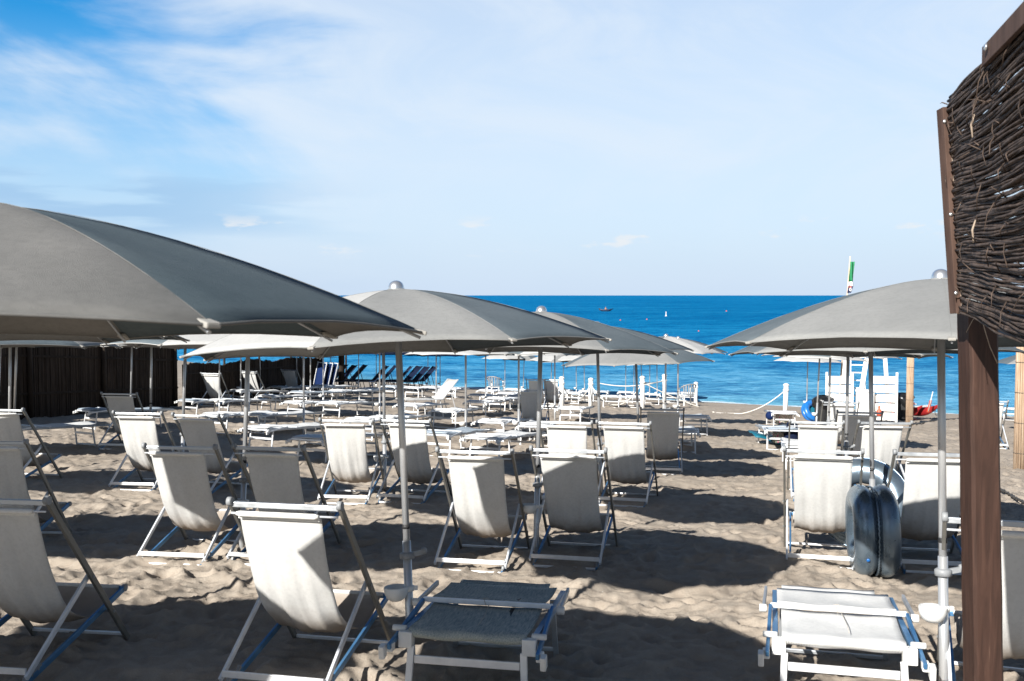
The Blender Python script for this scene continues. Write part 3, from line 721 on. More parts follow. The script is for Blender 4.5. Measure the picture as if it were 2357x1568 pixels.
rowsL = {
 'behind the left deckchairs': [(15, 1040, 32), (207, 987, 42), (500, 998, 30), (588, 997, 34), (600, 1038, 30), (718, 1068, 24)],
 'in the row before the reed fence': [(437, 958, 34), (508, 957, 34), (548, 929, 36), (618, 944, 32), (680, 962, 28), (690, 932, 30), (762, 963, 28)],
 'around the centre poles': [(830, 1012, 22), (883, 1007, 18), (940, 968, 22), (1023, 985, 14), (1003, 1052, 24), (1115, 1063, 26), (1130, 1016, 20), (1230, 1028, 8)],
 'in the far row left of the centre': [(640, 918, 32), (700, 917, 32), (742, 913, 30), (778, 927, 30), (842, 922, 24), (896, 914, 22), (948, 917, 20), (990, 916, 18), (1032, 919, 14)],
 'behind the small sunlit deckchair': [(1097, 958, 16), (1144, 947, 26), (1100, 938, 20), (1165, 932, 16), (1120, 924, 20), (1180, 920, 14), (1190, 940, 10)],
 'behind the rope fence': [(1262, 930, 10), (1290, 922, 10), (1315, 929, 14), (1350, 924, 6), (1406, 939, 6), (1461, 939, 6), (1440, 926, 8), (1500, 932, 8), (1545, 928, 6), (1585, 926, 6), (1380, 924, 10)],
 'beside the open aisle': [(1312, 976, 14), (1600, 1000, 6), (1566, 1042, 8), (1805, 986, 8), (1799, 1037, 8), (1850, 1086, 14)],
}
k = 0
for g, lst in rowsL.items():
    lst = sorted(lst); n = len(lst)
    for i, (x, y, yw) in enumerate(lst):
        lounger(LF[(0, 1, 2, 0, 2)[k % 5]], x, y, yw, 'flat white lounger %s, %s' % (g, ordinal(i, n)), 'white loungers on the sand'); k += 1
lounger(LF[2], 2330, 968, 10, 'flat white lounger between the brown post and the bamboo post at right')
lounger(LR, 1040, 946, -125, 'white lounger with raised backrest, the only one propped up left of centre')
for i, x in enumerate((806, 828, 852, 902, 922, 958, 976, 994, 1012)):
    lounger(LN, x-6, 899 + (i % 2)*3, -112+(i*37 % 17)-8, 'navy blue propped up lounger at the water, %s of nine' % ordinal(i, 9), 'navy loungers by the water', dy=0).scale = (1.15,)*3

# folded loungers in the front
def make_folded(pale):
    root = empty('folded_lounger'); root['category'] = 'sun lounger'
    fab = 'mesh_fabric' if pale else 'striped_mesh'; hw = .29
    for s in (-1, 1):
        mb = MB(); mb.bar((s*hw, .02, .325), (s*hw, .95, .335), .026, .036); mb.build('side_rail', 'sky_tinted_aluminium', root, bevel=.004)
    def panel(y0, y1, z0, z1, w, nm, roll=False, skew=0.):
        prof = []
        if roll: prof += [(y0+.05, z0-.05), (y0+.012, z0-.046), (y0-.008, z0-.026), (y0+.004, z0-.008)]
        for i in range(9): f = i/8; prof.append((y0+.02+(y1-y0-.02)*f, z0+(z1-z0)*f-.012*math.sin(math.pi*f)))
        rows = []
        for i, (y, z) in enumerate(prof): rows.append([(s*w+skew, y+.006*math.sin(s*5+i), z-.004*(1-s*s)+.002*math.sin(s*7+i*.7)) for s in [q/8-1 for q in range(17)]])
        mb = MB(); mb.grid(rows); o = mb.build(nm, fab, root, solid=.006)
        if roll and not pale or not pale:
            mb = MB(); mb.grid([[(xx+(y-.4)*.0, y, z+.0045-.010*(1-(xx/w)**2)) for xx in (.115, .133)] for y, z in prof[(2 if roll else 0):]]); mb.build('dark_stripe', 'black_band', o, solid=.003)
        return o
    panel(.0, .44, .355, .372, .262, 'lower_panel', True)
    panel(.46, .86, .395, .385, .275, 'upper_panel', False, -.005)
    panel(.80, 1.0, .365, .372, .235, 'end_panel', False, -.02)
    if pale:   # open net strip on the near roll: crossing cords
        mb = MB()
        for i in range(44):
            x = -.255+i*.51/43
            mb.tube([(x, -.014, .352), (x+.012, -.020, .336), (x, -.018, .320)], .0016, 4); mb.tube([(x+.012, -.014, .352), (x, -.020, .336), (x+.012, -.018, .320)], .0016, 4)
        mb.build('net_strip', 'plastic_white', root)
    mb = MB()
    for s in (-1, 1):
        mb = MB(); mb.bar((s*.325, -.10, .285), (s*.312, .43, .385), .016, .030); mb.build('shade_arm', 'sky_tinted_aluminium', root, bevel=.004)
        mb = MB(); mb.bar((s*.345, .44, .37), (s*.335, .80, .395), .014, .028); mb.build('upper_arm', 'aluminium_dull', root, bevel=.004)
        mb = MB(); mb.box((s*.275, .005, .300), (.062, .05, .082)); mb.box((s*.33, -.055, .275), (.030, .055, .045)); mb.box((s*.352, -.10, .262), (.026, .05, .068), Matrix.Rotation(R(12), 3, 'X'))
        mb.tube([(s*.28, .03, .345), (s*.345, .03, .345)], .016, 10); mb.build('joint', 'plastic_white', root, bevel=.007)
        mb = MB(); mb.tube([(s*.33, .44, .37), (s*.365, .44, .37)], .022, 12); mb.build('hinge', 'plastic_white', root, bevel=.003)
        mb = MB(); mb.bar((s*.250, .00, .27), (s*.262, -.03, -.02), .030, .022); mb.build('leg', 'frame_white', root, bevel=.004)
        mb = MB(); mb.bar((s*.250, .84, .32), (s*.262, .90, -.02), .026, .020); mb.build('leg', 'aluminium_dull', root, bevel=.004)
    mb = MB(); mb.bar((-.312, .43, .392), (.312, .43, .392), .016, .028, (0,1,0)); mb.build('cross_bar', 'frame_white' if pale else 'aluminium', root, bevel=.005)
    mb = MB(); mb.bar((-.235, -.004, .205), (.235, -.004, .205), .016, .040, (0,1,0)); mb.build('leg_bar', 'frame_white', root, bevel=.004)
    mb = MB(); mb.bar((-.25, .90, .02), (.25, .90, .02), .018, .022, (0,1,0)); mb.build('rear_leg_bar', 'aluminium_dull', root, bevel=.004)
    mb = MB(); mb.tube([(-.01, .41, .412), (.0, .412, .375), (.015, .40, .385), (.03, .2, .372), (.03, .08, .368)], .0018, 5); mb.tube([(-.02, .43, .412), (.0, .44, .416), (.012, .42, .412)], .0018, 5); mb.build('string', 'string', root)
    return root
def put_front(o, x, y, Yd, yaw, label):
    X0 = (x-CX)/F*Yd; d = Vector((math.sin(R(yaw)), math.cos(R(yaw)), 0)); loc = Vector((X0, Yd, gz(X0, Yd)))
    place(o, loc, slope_rot(loc.x, loc.y, yaw), label, 'folded loungers in front'); o.scale = (1.15 if x < 1500 else 1.10, 1, 1)
put_front(make_folded(False), 1072, 1480, 4.72, 12, 'folded lounger with grey green woven cloth and dark stripe beside the umbrella pole')
put_front(make_folded(True), 1956, 1490, 4.62, 15, 'folded lounger with white mesh cloth in front of the silver inflatable')

# ------------------------------------------------------------------ silver inflatable ring standing on its edge
root = empty('inflatable_ring'); tag(root, 'shiny silver blue inflatable float standing upright between two deckchairs', 'inflatable float')
def racetrack(n=72, a=.245, b=.265, e=2.6):
    o = []
    for i in range(n):
        t = 2*math.pi*i/n; c, s = math.cos(t), math.sin(t)
        o.append((math.copysign(abs(c)**(2/e), c)*a, math.copysign(abs(s)**(2/e), s)*b))
    return o
trk = racetrack()
for sgn in (-1, 1):
    rows = []
    for i, (u, w) in enumerate(trk + [trk[0]]):
        c = Vector((0, u, w)); d = c.normalized(); row = []
        for k in range(25):
            a = 2*math.pi*k/24; rx, rr = .098, .112
            wr = 1+.003*math.sin(i*1.9+k)*math.cos(k*.5)
            row.append((sgn*.088+rx*math.cos(a), c.y+d.y*rr*math.sin(a)*wr, c.z+d.z*rr*math.sin(a)*wr))
        rows.append(row)
    mb = MB(); mb.grid(rows); tb = mb.build('air_tube', 'silver_vinyl', root)
mb = MB(); pts = []
for i in range(145):
    t = 2*math.pi*i/144; c, s = math.cos(t), math.sin(t); k = 1+.004*(i % 2)
    pts.append((.004*(-1)**i, math.copysign(abs(c)**(2/2.6), c)*(.245+.092)*k, math.copysign(abs(s)**(2/2.6), s)*(.265+.092)*k))
mb.tube(pts, .008, 6, False); mb.build('welded_seam', 'silver_vinyl', root)
mb = MB(); mb.lathe([(.001, .006), (.013, .006), (.015, 0), (.001, -.002)], (-.092, -.337, -.18), 14, (0,-1,-.25)); mb.build('valve', 'blue_vinyl', root)
p = Vector(((2036-CX)/F*7.35, 7.35, 0)); yw = 11
c = p + Vector((math.sin(R(yw)), math.cos(R(yw)), 0))*.36; c.z = gz(c.x, c.y)+.355
c.z -= .02; root.location = c; root.rotation_euler = (R(-3), R(-2), -R(yw)); root.scale = (.94, .94, .96)
root = empty('inflatable_ring'); tag(root, 'second silver blue float, a ring propped behind the upright one', 'inflatable float')
rows = []
for i in range(49):
    t = 2*math.pi*i/48; row = []
    for k in range(17):
        a = 2*math.pi*k/16; rr = .29+.115*math.cos(a)*(1+.03*math.sin(i*2.3)); row.append((rr*math.cos(t), rr*math.sin(t), .10*math.sin(a)))
    rows.append(row)
mb = MB(); mb.grid(rows); mb.build('air_tube', 'silver_vinyl', root)
mb = MB(); mb.tube([(.408*math.cos(2*math.pi*i/64), .408*math.sin(2*math.pi*i/64), 0) for i in range(65)], .006, 5, False); mb.build('welded_seam', 'silver_vinyl', root)
root.location = Vector(((1992-CX)/F*8.62, 8.62, 0)); root.location.z = gz(root.location.x, 8.62)+.42; root.rotation_euler = (R(72), R(4), R(-28))

# ------------------------------------------------------------------ brown post and twig screen at the right
def at(x, y, Yd): d = ray(x, y); d = d*(Yd/d.y); return Vector((d.x, d.y, d.z+CAMZ))
Yp = 3.50; b0 = at(2263, 1568, Yp); t0 = at(2249, 700, Yp); dd_ = (b0-t0).normalized(); foot = b0+dd_*.75
root = empty('wooden_post', (foot.x, foot.y, foot.z)); tag(root, 'thick reddish brown square wooden post holding the twig screen', 'post')
mb = MB()
a = Vector((0,0,0)); tq = t0-foot
segs = 24; rows = []
for i in range(segs+1):
    c = a.lerp(tq, i/segs)
    w = .0525+.0009*math.sin(i*1.7); h_ = .055; ring = []
    for x, y in ((-1,-.8), (-.8,-1), (.8,-1), (1,-.8), (1,.8), (.8,1), (-.8,1), (-1,.8), (-1,-.8)): ring.append(c+Vector((x*w, y*h_, 0)))
    rows.append(ring)
mb.grid(rows); mb.add([r for r in rows[-1][:-1]], [tuple(range(8))]); mb.smooth = [False]*len(mb.smooth); mb.build('shaft', 'post_wood', root)
rnd = random.Random(3)
mb = MB()
mb.tube([tq+Vector((-.03, -.060, .02)), tq+Vector((-.01, -.075, -.08)), tq+Vector((.015, -.070, -.15)), tq+Vector((.045, -.066, -.21))], .0018, 5)
mb.tube([tq+Vector((-.02, -.070, -.01)), tq+Vector((-.05, -.070, -.06)), tq+Vector((-.066, -.062, -.10))], .0012, 5); mb.build('tying_string', 'twig_pale', root)
# twig screen: far end at Y 3.4, near end beyond the right edge of the view
E_t, E_b = at(2187, 228, 3.40), at(2216, 718, 3.36)        # far edge, top and bottom
dirn = Vector((-.235, -.96, 0)).normalized()
root = empty('twig_screen', E_b); tag(root, 'screen of dark woven twigs with wooden batten, top right corner', 'screen')
LEN = 1.75
mb = MB(); mbp = MB()
nt_ = 110; nrm = Vector((-.96, .235, 0))
for layer in range(3):
    for i in range(nt_):
        f = (i+.5*(layer % 2)+rnd.uniform(-.25, .25))/nt_
        if layer == 0 and rnd.random() < .06: continue
        if layer == 2 and rnd.random() < .15: continue
        st = E_b.lerp(E_t, f)-E_b + dirn*rnd.uniform(-.004, .045)
        # bundles bow: upper half rises, lower edge sags toward the viewer
        amp = .045*(f-.55); ph = rnd.uniform(0, 6); r0 = rnd.uniform(.0030, .0062); pts = []; rr = []
        L0 = 0; L1 = LEN*rnd.choice([1, 1, 1, .7, .85]); N = 26; dr = rnd.uniform(-.010, .010)
        for k in range(N):
            s = L0+(L1-L0)*k/(N-1)
            z = amp*math.sin(min(s*2.6, 3)) + .0028*math.sin(s*7+ph) + .0011*math.sin(s*27+ph*2) + .010*math.sin(s*4.5+f*3) + dr*s - (.05*s*(.3-f)/.3 if f < .3 else 0)
            pts.append(st+dirn*s+nrm*(.011*layer-.010+.005*math.sin(s*12.0+ph+i*math.pi))+Vector((0, 0, z)))
            rr.append(r0*(1-.35*k/N)*rnd.uniform(.9, 1.12))
        (mbp if rnd.random() < .0 else mb).tube(pts, rr, 6)
# loose ends
for i in range(70):
    f = rnd.random(); s = rnd.uniform(.0, 1.); st = E_b.lerp(E_t, f)-E_b+dirn*s+nrm*.02
    d = (dirn*rnd.uniform(-1, 1)+Vector((0,0,rnd.uniform(-1.,1.)))+nrm*rnd.uniform(0, .35)).normalized()*rnd.uniform(.03, .09)
    mb.tube([st, st+d*.5+nrm*.006, st+d+Vector((0,0,-.01))], [.0022, .0018, .001], 4)
for f, s in ((.30, .35), (.73, .42)):
    st = E_b.lerp(E_t, f)-E_b+dirn*s+nrm*.026; mbp = MB(); mbp.tube([st, st+Vector((0,.01,.04)), st+Vector((0,-.01,.07))], [.0025, .004, .002], 5); mbp.build('peeled_twig', 'twig_pale', root)
mb.build('woven_twigs', 'twig_bark', root)
def board(p, q, w, th, nm, m, par, side): 
    mb = MB(); mb.bar(p, q, w, th, side); return mb.build(nm, m, par, bevel=.002)
bt = at(2169, 250, 3.395)-E_b; bb_ = at(2200, 722, 3.36)-E_b
bo = board(bt, bb_, .020, .050, 'batten', 'batten_wood', root, (1, 0, 0))
board(bt+Vector((.016, -.012, 0)), bb_+Vector((.013, -.012, 0)), .009, .046, 'raw_edge', 'raw_wood', bo, (1, 0, 0))
for f in (.07, .52, .90):
    c = bt.lerp(bb_, f)+Vector((-.006, -.027, 0)); mb = MB(); mb.lathe([(.001, .004), (.005, .003), (.008, 0), (.001, -.001)], c, 10, (0,-1,0)); mb.build('screw', 'steel_ball', bo)
tb0 = at(2292, 130, 2.78)-E_b; 
to = board(tb0+nrm*.03, tb0+nrm*.03+dirn*1.1+Vector((0,0,.012)), .014, .056, 'top_board', 'batten_wood', root, tuple(nrm))
c = tb0+nrm*.042+dirn*.075+Vector((0,0,.01)); mb = MB(); mb.lathe([(.001, .006), (.008, .005), (.012, 0), (.001, -.001)], c, 12, tuple(nrm)); mb.build('bolt', 'steel_ball', to)

# ------------------------------------------------------------------ reed fences on the left
def fence(P, Q, h0, h1, seed, label, nm='reed_fence', step=.035, posts=()):
    rnd = random.Random(seed); root = empty(nm, P); tag(root, label, 'fence')
    d = Q-P; L = Vector((d.x, d.y, 0)).length; n = int(L/step); u = Vector((d.x, d.y, 0)).normalized(); nn = Vector((-u.y, u.x, 0)); mb = MB()
    jag = 0
    for i in range(n):
        f = i/n; c = P+(d*f); z0 = gz(c.x, c.y)-P.z-.05; jag = jag*.85+rnd.uniform(-.02, .02); h = h0+(h1-h0)*f+jag+.04*math.sin(f*19)
        o = u*(L*f)+nn*rnd.uniform(-.012, .012); w = step*rnd.uniform(.9, 1.15)
        mb.bar(o+Vector((0,0,z0)), o+Vector((0,0,z0+h)), w, w*.8, tuple(u))
    mb.build('cane_panel', nm, root)
    mb = MB()
    for hh in (.3, .75):
        a = Vector((0,0,gz(P.x, P.y)-P.z+h0*hh)); b = u*L+Vector((0,0,gz(Q.x, Q.y)-P.z+h1*hh))
        mb.bar(a-nn*.03, b-nn*.03, .03, .05, tuple(nn))
    mb.build('rail', 'dark_post_wood', root)
    for f in posts:
        c = P+d*f; mb = MB(); o = u*(L*f)-nn*.07; z0 = gz(c.x, c.y)-P.z; mb.tube([o+Vector((0,0,z0-.1)), o+Vector((0,0,z0+max(h0,h1)+.25))], .06, 10); mb.build('post', 'dark_post_wood', root)
    return root
A = G(-160, 985); B = G(408, 934)
fence(A, B, 2.05, 1.75, 1, 'tall dark reed fence along the left edge of the beach', posts=(.32, .62, .98))
C_ = G(742, 899)
fence(B+Vector((.15, .1, 0)), C_, 1.22, 1.42, 2, 'lower brown reed fence with ragged top behind the dark deckchairs', posts=(.97,))
# wire fence seen above the lower one
root = empty('wire_fence', (-13.5, 40, gz(-13.5, 40))); tag(root, 'thin wire fence with dark posts seen above the lower reed fence', 'fence')
for k in range(6):
    x, y = -13.5+k*.95, 40+k*2.2; mb = MB(); z = gz(x, y)-root.location.z
    mb.tube([(k*.95, k*2.2, z-.2), (k*.95, k*2.2, z+1.95)], .05, 6); mb.build('post', 'dark_post_wood', root)
for hz_ in (1.2, 1.5, 1.8):
    mb = MB(); mb.tube([(k*.95, k*2.2, gz(-13.5+k*.95, 40+k*2.2)-root.location.z+hz_) for k in range(6)], .012, 4); mb.build('wire', 'chain_metal', root)
# dark wooden post by the fence end, stack of navy folded chairs
p = G(786, 902); root = empty('wooden_pillar', p); tag(root, 'dark thick wooden post near the end of the reed fence', 'post')
mb = MB(); mb.tube([(0,0,-.2), (.01,0,1.3), (0,.0,2.1)], [.13, .12, .12], 12); mb.build('shaft', 'dark_post_wood', root)
mb = MB(); mb.tube([(0,0,2.1), (0,0,2.16)], .14, 12); mb.build('cap', 'dark_post_wood', root)
for i, x in enumerate((728, 742, 754)):
    p = G(x, 908); root = empty('folded_deckchair', p); root.rotation_euler = (R(-14), R(3), R(-30-6*i)); root.scale = (.8, .8, .85)
    tag(root, 'folded blue deckchair leaning upright at the fence end, %s' % ('left', 'middle', 'right')[i], 'deckchair', 'folded blue deckchairs')
    for s in (-1, 1): mb = MB(); mb.bar((s*.27, 0, 0), (s*.27, 0, 1.45), .03, .045); mb.build('rail', 'frame_white', root)
    mb = MB(); mb.grid([[(xx, .02+.02*math.sin(zz*5), zz) for xx in (-.24, -.12, 0, .12, .24)] for zz in (.3, .5, .7, .9, 1.1, 1.38)]); mb.build('canvas', 'royal_cloth', root, solid=.01)
    mb = MB(); mb.bar((-.27, 0, 1.42), (.27, 0, 1.42), .03, .03, (0,1,0)); mb.build('top_bar', 'frame_white', root)

# ------------------------------------------------------------------ white posts with rope
PP = [(1236, 940, .98), (1293, 942, .98), (1359, 936, .92), (1479, 942, 1.05), (1529, 940, 1.12), (1601, 928, .8), (1807, 957, .96)]
ps = []
for i, (x, y, h) in enumerate(PP):
    p = G(x, y); nm = ['hidden beside the small deckchair', 'right of the small sunlit deckchair', 'second right of the small deckchair', 'before the crossing ropes', 'tall, right of the crossing ropes', 'small one at the waterline', 'lone one in the open aisle'][i]
    if i == 0: ps.append(p + Vector((0,0,h*.9))); continue
    root = empty('rope_post', p); tag(root, 'white wooden post with rope, %s' % nm, 'post', 'white rope posts'); root.rotation_euler = (0, R(random.uniform(-1.5, 1.5)), R(random.uniform(0, 40)))
    mb = MB(); mb.tube([(0,0,-.2), (0,0,h)], .075, 12); mb.build('shaft', 'white_paint', root)
    mb = MB(); mb.lathe([(.075, 0), (.095, .01), (.095, .04), (.06, .07), (.001, .085)], (0,0,h), 12); mb.build('cap', 'white_paint', root)
    mb = MB(); mb.lathe([(.075, -.17), (.10, -.16), (.10, -.12), (.075, -.11)], (0,0,h), 12); mb.build('collar', 'white_paint', root)
    ps.append(p+Vector((0,0,h-.14)))
def rope(p, q, sag, label):
    mb = MB(); L = (q-p).length; pts = [p.lerp(q, i/20)-Vector((0,0,sag*4*(i/20)*(1-i/20)))-p for i in range(21)]
    for w in pts:
        gl = gz(w.x+p.x, w.y+p.y)+.02-p.z; w.z = max(w.z, gl)
    mb.tube(pts, .017, 6); o = mb.build('rope', 'rope', loc=p); tag(o, label, 'rope', 'ropes between white posts')
rope(ps[1], ps[0], .35, 'white rope dipping left from the post beside the small deckchair')
rope(ps[1], ps[2], .55, 'white rope sagging between the first two white posts')
rope(ps[2], ps[3], .75, 'long white rope sagging before the far loungers')
rope(ps[3], ps[4], .05, 'short white rope between the two posts at the crossing')
rope(ps[4], ps[3]+Vector((-1.2, 3.0, -.3)), .15, 'white rope rising to the tall post from the lower left')
rope(ps[3], ps[4]+Vector((1.1, -.8, -.85)), .05, 'white rope slanting down across the tall post')
gp = G(1640, 952); rope(ps[6], gp+Vector((0,0,.05)), .35, 'loose rope hanging left from the lone white post onto the sand')

# ------------------------------------------------------------------ white slatted lifeguard stand
p = G(1982, 972); root = empty('lifeguard_stand', p); tag(root, 'white wooden lifeguard stand with slatted panels and ladder by the water', 'lifeguard stand'); root.scale = (.93, .93, .95); root.rotation_euler = (0, 0, R(-16))
def slat_panel(x, w, h, y, nm='slatted_panel'):
    mb = MB(); nn = 5
    for k in range(nn): z = .06+(h-.06)*(k+.5)/nn; mb.box((x, y, z), (w, .03, (h-.06)/nn-.035), Matrix.Rotation(R(7), 3, 'X'))
    for s in (-1, 1): mb.box((x+s*(w/2+.035), y, h/2+.05), (.07, .07, h+.1))
    mb.build(nm, 'white_paint', root, bevel=.006)
slat_panel(-.66, .70, 1.42, 0); slat_panel(.66, .66, 1.45, .0)
mb = MB(); mb.box((.10, .05, .48), (.52, .5, .95)); mb.box((.10, .05, .97), (.58, .56, .04)); mb.build('storage_box', 'white_paint', root, bevel=.01)
for x0, x1 in ((-.62, -.42), (.86, .66)):
    mb = MB(); mb.bar((x0, .35, 0), (x1, .45, 2.55), .12, .07); mb.build('leg', 'white_paint', root, bevel=.006)
mb = MB(); mb.bar((.0, .2, .9), (.16, .4, 1.95), .14, .04); mb.build('brace', 'white_paint', root, bevel=.006)
mb = MB()
for k in range(9): mb.box((-.10, .30, .3+.24*k), (.42, .03, .035))
for s in (-1, 1): mb.box((-.10+s*.22, .32, 1.2), (.035, .04, 2.4))
mb.build('ladder', 'white_paint', root)
mb = MB(); mb.box((.12, .45, 2.5), (1.2, .7, .05)); mb.build('platform', 'white_paint', root)
mb = MB(); mb.lathe([(.001, 0), (.07, 0), (.075, .12), (.06, .16), (.03, .2), (.03, .28), (.001, .28)], (.02, -.42, .30), 12); 
o = mb.build('thermos', 'orange_red', loc=p+Vector((.15, -.5, 0))); tag(o, 'small orange red flask standing before the lifeguard stand', 'flask')

# flag on its staff
p = G(1958, 962); root = empty('flag', p+Vector((0, 1.2, 0))); tag(root, 'limp green white and red flag on a wooden staff above the right umbrella', 'flag')
q = at(1957, 590, p.y+1.2)-root.location
mb = MB(); mb.tube([(q.x*0, 0, -.2), q], [.035, .024], 8); mb.build('staff', 'raw_wood', root)
H = q.z; z_t = H-.18; z_b = H-1.16
def fold(z0, z1, w0, w1, nm, m):
    rows = []
    for i in range(9):
        f = i/8; z = z0+(z1-z0)*f; w = w0+(w1-w0)*f; rows.append([(q.x*z/H-.02+w*s-(f*.0), -.04+.045*math.sin(s*9+z*4), z) for s in [k/10 for k in range(11)]])
    mb = MB(); mb.grid(rows); mb.build(nm, m, root, solid=.004)
fold(z_t, z_b+.33, .16, .17, 'green_field', 'flag_green'); fold(z_b+.33, z_b+.18, .17, .20, 'white_field', 'flag_white'); fold(z_b+.20, z_b+.12, .12, .15, 'red_field', 'flag_red'); fold(z_b+.18, z_b-.04, .19, .12, 'emblem', 'flag_blue')
mb = MB()
for k in range(4):
    a = R(45*k); mb.bar((q.x*(z_b+.07)/H+.055-math.cos(a)*.045, -.10, z_b+.07-math.sin(a)*.06), (q.x*(z_b+.07)/H+.055+math.cos(a)*.045, -.10, z_b+.07+math.sin(a)*.06), .012, .02, (0,1,0))
mb.build('emblem_star', 'flag_white', root)

# bins, rescue boat, bamboo posts
def bin_(x, y, label, s=1.):
    p = G(x, y); root = empty('rubbish_bin', p); tag(root, label, 'bin'); root.scale = (s,)*3
    mb = MB(); mb.lathe([(.001, 0), (.22, 0), (.235, .05), (.26, .62), (.262, .66)], (0,0,0), 16); mb.build('barrel', 'bin_black', root)
    rnd = random.Random(int(x)); rows = []
    for i in range(9):
        f = i/8; row = []
        for k in range(25):
            a = 2*math.pi*(k % 24)/24; r = (.27+.05*math.sin(f*3.1))*(1-max(0, f-.72)*1.8)+.022*math.sin(a*7+f*5)+.015*math.sin(a*13+i); row.append((r*math.cos(a), r*math.sin(a), .50+.36*f-.06*math.sin(a*3)*(1-f)))
        rows.append(row)
    mb = MB(); mb.grid(rows); mb.build('bag', 'bin_bag', root)
bin_(2077, 968, 'black rubbish bin with bag left of the bamboo post by the red boat'); bin_(1893, 972, 'black rubbish bin behind the deckchair before the lifeguard stand', .9)
def bamboo(x, y, r, top, label):
    p = G(x, y); root = empty('bamboo_post', p); tag(root, label, 'post', 'cane wrapped posts'); mb = MB()
    for k in range(18): a = 2*math.pi*k/18; mb.tube([(r*math.cos(a), r*math.sin(a), -.1), (r*math.cos(a)*.96, r*math.sin(a)*.96, top)], r*.20, 6)
    mb.build('cane_wrap', 'bamboo', root)
    mb = MB(); mb.tube([(0,0,-.1), (0,0,top-.02)], r*.9, 12); mb.build('core', 'raw_wood', root)
    for k in range(5):
        mb = MB(); z = .25+k*(top-.4)/4; mb.tube([(r*1.2*math.cos(a), r*1.2*math.sin(a), z) for a in [2*math.pi*j/16 for j in range(17)]], .004, 4, False)
        mb.build('tie', 'chain_metal', root)
bamboo(2093, 978, .085, 2.25, 'slim cane wrapped post behind the bin and red boat')
bamboo(2353, 1078, .115, 2.35, 'cane wrapped post at the right edge of the view')
p = G(2112, 968); root = empty('rescue_boat', p+Vector((.0, 1.0, 0))); tag(root, 'red rescue rowing boat pulled up on the sand behind the bin', 'boat'); root.rotation_euler = (0, 0, R(28)); root.scale = (.8, .6, .8)
def hull(x0, L, w, h, m, nm):
    rows = []
    for i in range(15):
        f = i/14; y = -L/2+L*f; k = max(.05, 1-abs(2*f-1)**2.6); lift = .22*abs(2*f-1)**3; row = []
        for a in range(9):
            t = math.pi*a/8; row.append((x0+math.cos(t)*w/2*k, y, lift+h-math.sin(t)*h*(.85*k+.15)))
        rows.append(row)
    mb = MB(); mb.grid(rows); mb.add([q for r in rows for q in (r[0], r[-1])], [(2*i, 2*i+1, 2*i+3, 2*i+2) for i in range(14)]); mb.build(nm, m, root)
hull(-.5, 3.3, .42, .38, 'red_paint', 'hull'); hull(.5, 3.3, .42, .38, 'red_paint', 'hull')
mb = MB()
for y in (-.9, 0, .9): mb.box((0, y, .47), (1.25, .16, .05))
mb.build('bench', 'white_paint', root)
mb = MB(); mb.box((0, .3, .53), (.9, .9, .04)); mb.build('deck', 'red_paint', root, bevel=.01)
mb = MB(); mb.tube([(-.1, -1.6, .35), (.0, -1.75, 1.12)], .02, 8); o = mb.build('oar', 'white_paint', root)
mb = MB(); mb.bar((-.1, -1.58, .30), (-.045, -1.68, .78), .13, .025); mb.build('blade', 'orange_red', o)
mb = MB(); mb.tube([(.72+.1*math.cos(t_), -1.25, .25+.14*math.sin(t_)) for t_ in [2*math.pi*i/16 for i in range(17)]], .02, 6, False); mb.build('rope_loop', 'rope', root)

# small belongings on the right loungers
p = G(1867, 968); root = empty('blue_float', p+Vector((0,0,.24))); tag(root, 'round blue inflatable lying between the bins and loungers', 'inflatable float'); root.rotation_euler = (R(60), R(10), R(15))
for k in range(2):
    rows = []
    for i in range(33):
        t_ = 2*math.pi*i/32; rows.append([((.24+.09*math.cos(a))*math.cos(t_), (.24+.09*math.cos(a))*math.sin(t_), .08*math.sin(a)+.12*k) for a in [2*math.pi*j/12 for j in range(13)]])
    mb = MB(); mb.grid(rows); mb.build('air_tube', 'blue_vinyl', root)
mb = MB(); mb.lathe([(.001, .02), (.15, .03), (.24, .0), (.001, -.03)], (0,0,.06), 16); mb.build('floor_sheet', 'teal_mat', root)
p = G(1799, 1000); c = p+Vector((-.25, 1.2, .50))
mb = MB(); mb.lathe([(.11*math.sin(math.pi*i/12), -.11*math.cos(math.pi*i/12)) for i in range(13)], (0,0,0), 16); o = mb.build('beach_ball', 'royal_cloth', loc=at(1772, 957, G(1805, 986).y+.2)); tag(o, 'small blue ball lying on the corner of a lounger', 'ball')
for (x, y, l) in ((1815, 988, 'flowered towel hanging under the farther right lounger'), (1812, 1014, 'flowered towel hanging under the second right lounger')):
    p = G(1805, 986 if y < 1000 else 1037) + Vector((.05, .25, .22)); rows = [[(-.20+.42*u/8, .02*math.sin(u*1.3), .13-.24*v/5-.02*math.sin(u*2+v)) for u in range(9)] for v in range(6)]
    mb = MB(); mb.grid(rows); o = mb.build('towel', 'floral_towel', loc=p, solid=.012); tag(o, l, 'towel')
p = G(1800, 1030); mb = MB(); mb.grid([[(.8*u/8-.4, v*.16+.02*math.sin(u), .05+.10*math.cos(u*.45)*(1 if v < 3 else .6)+.02*v) for u in range(9)] for v in range(5)]); o = mb.build('beach_mat', 'teal_mat', loc=p+Vector((-.02, .35, 0)), solid=.02); tag(o, 'teal beach mat lying in the shade under the right loungers', 'mat')
p = G(1832, 1040); mb = MB(); rows = [[(.17*math.cos(a)*(1-.25*v/5)+.0, .13*math.sin(a), .36*v/5+.012*math.sin(a*5+v)) for a in [2*math.pi*k/18 for k in range(19)]] for v in range(6)]; mb.grid(rows); mb.add(rows[-1][:-1], [tuple(range(18))]); mb.tube([(-.1, 0, .34), (-.07, 0, .50), (.07, 0, .50), (.1, 0, .34)], .014, 6)
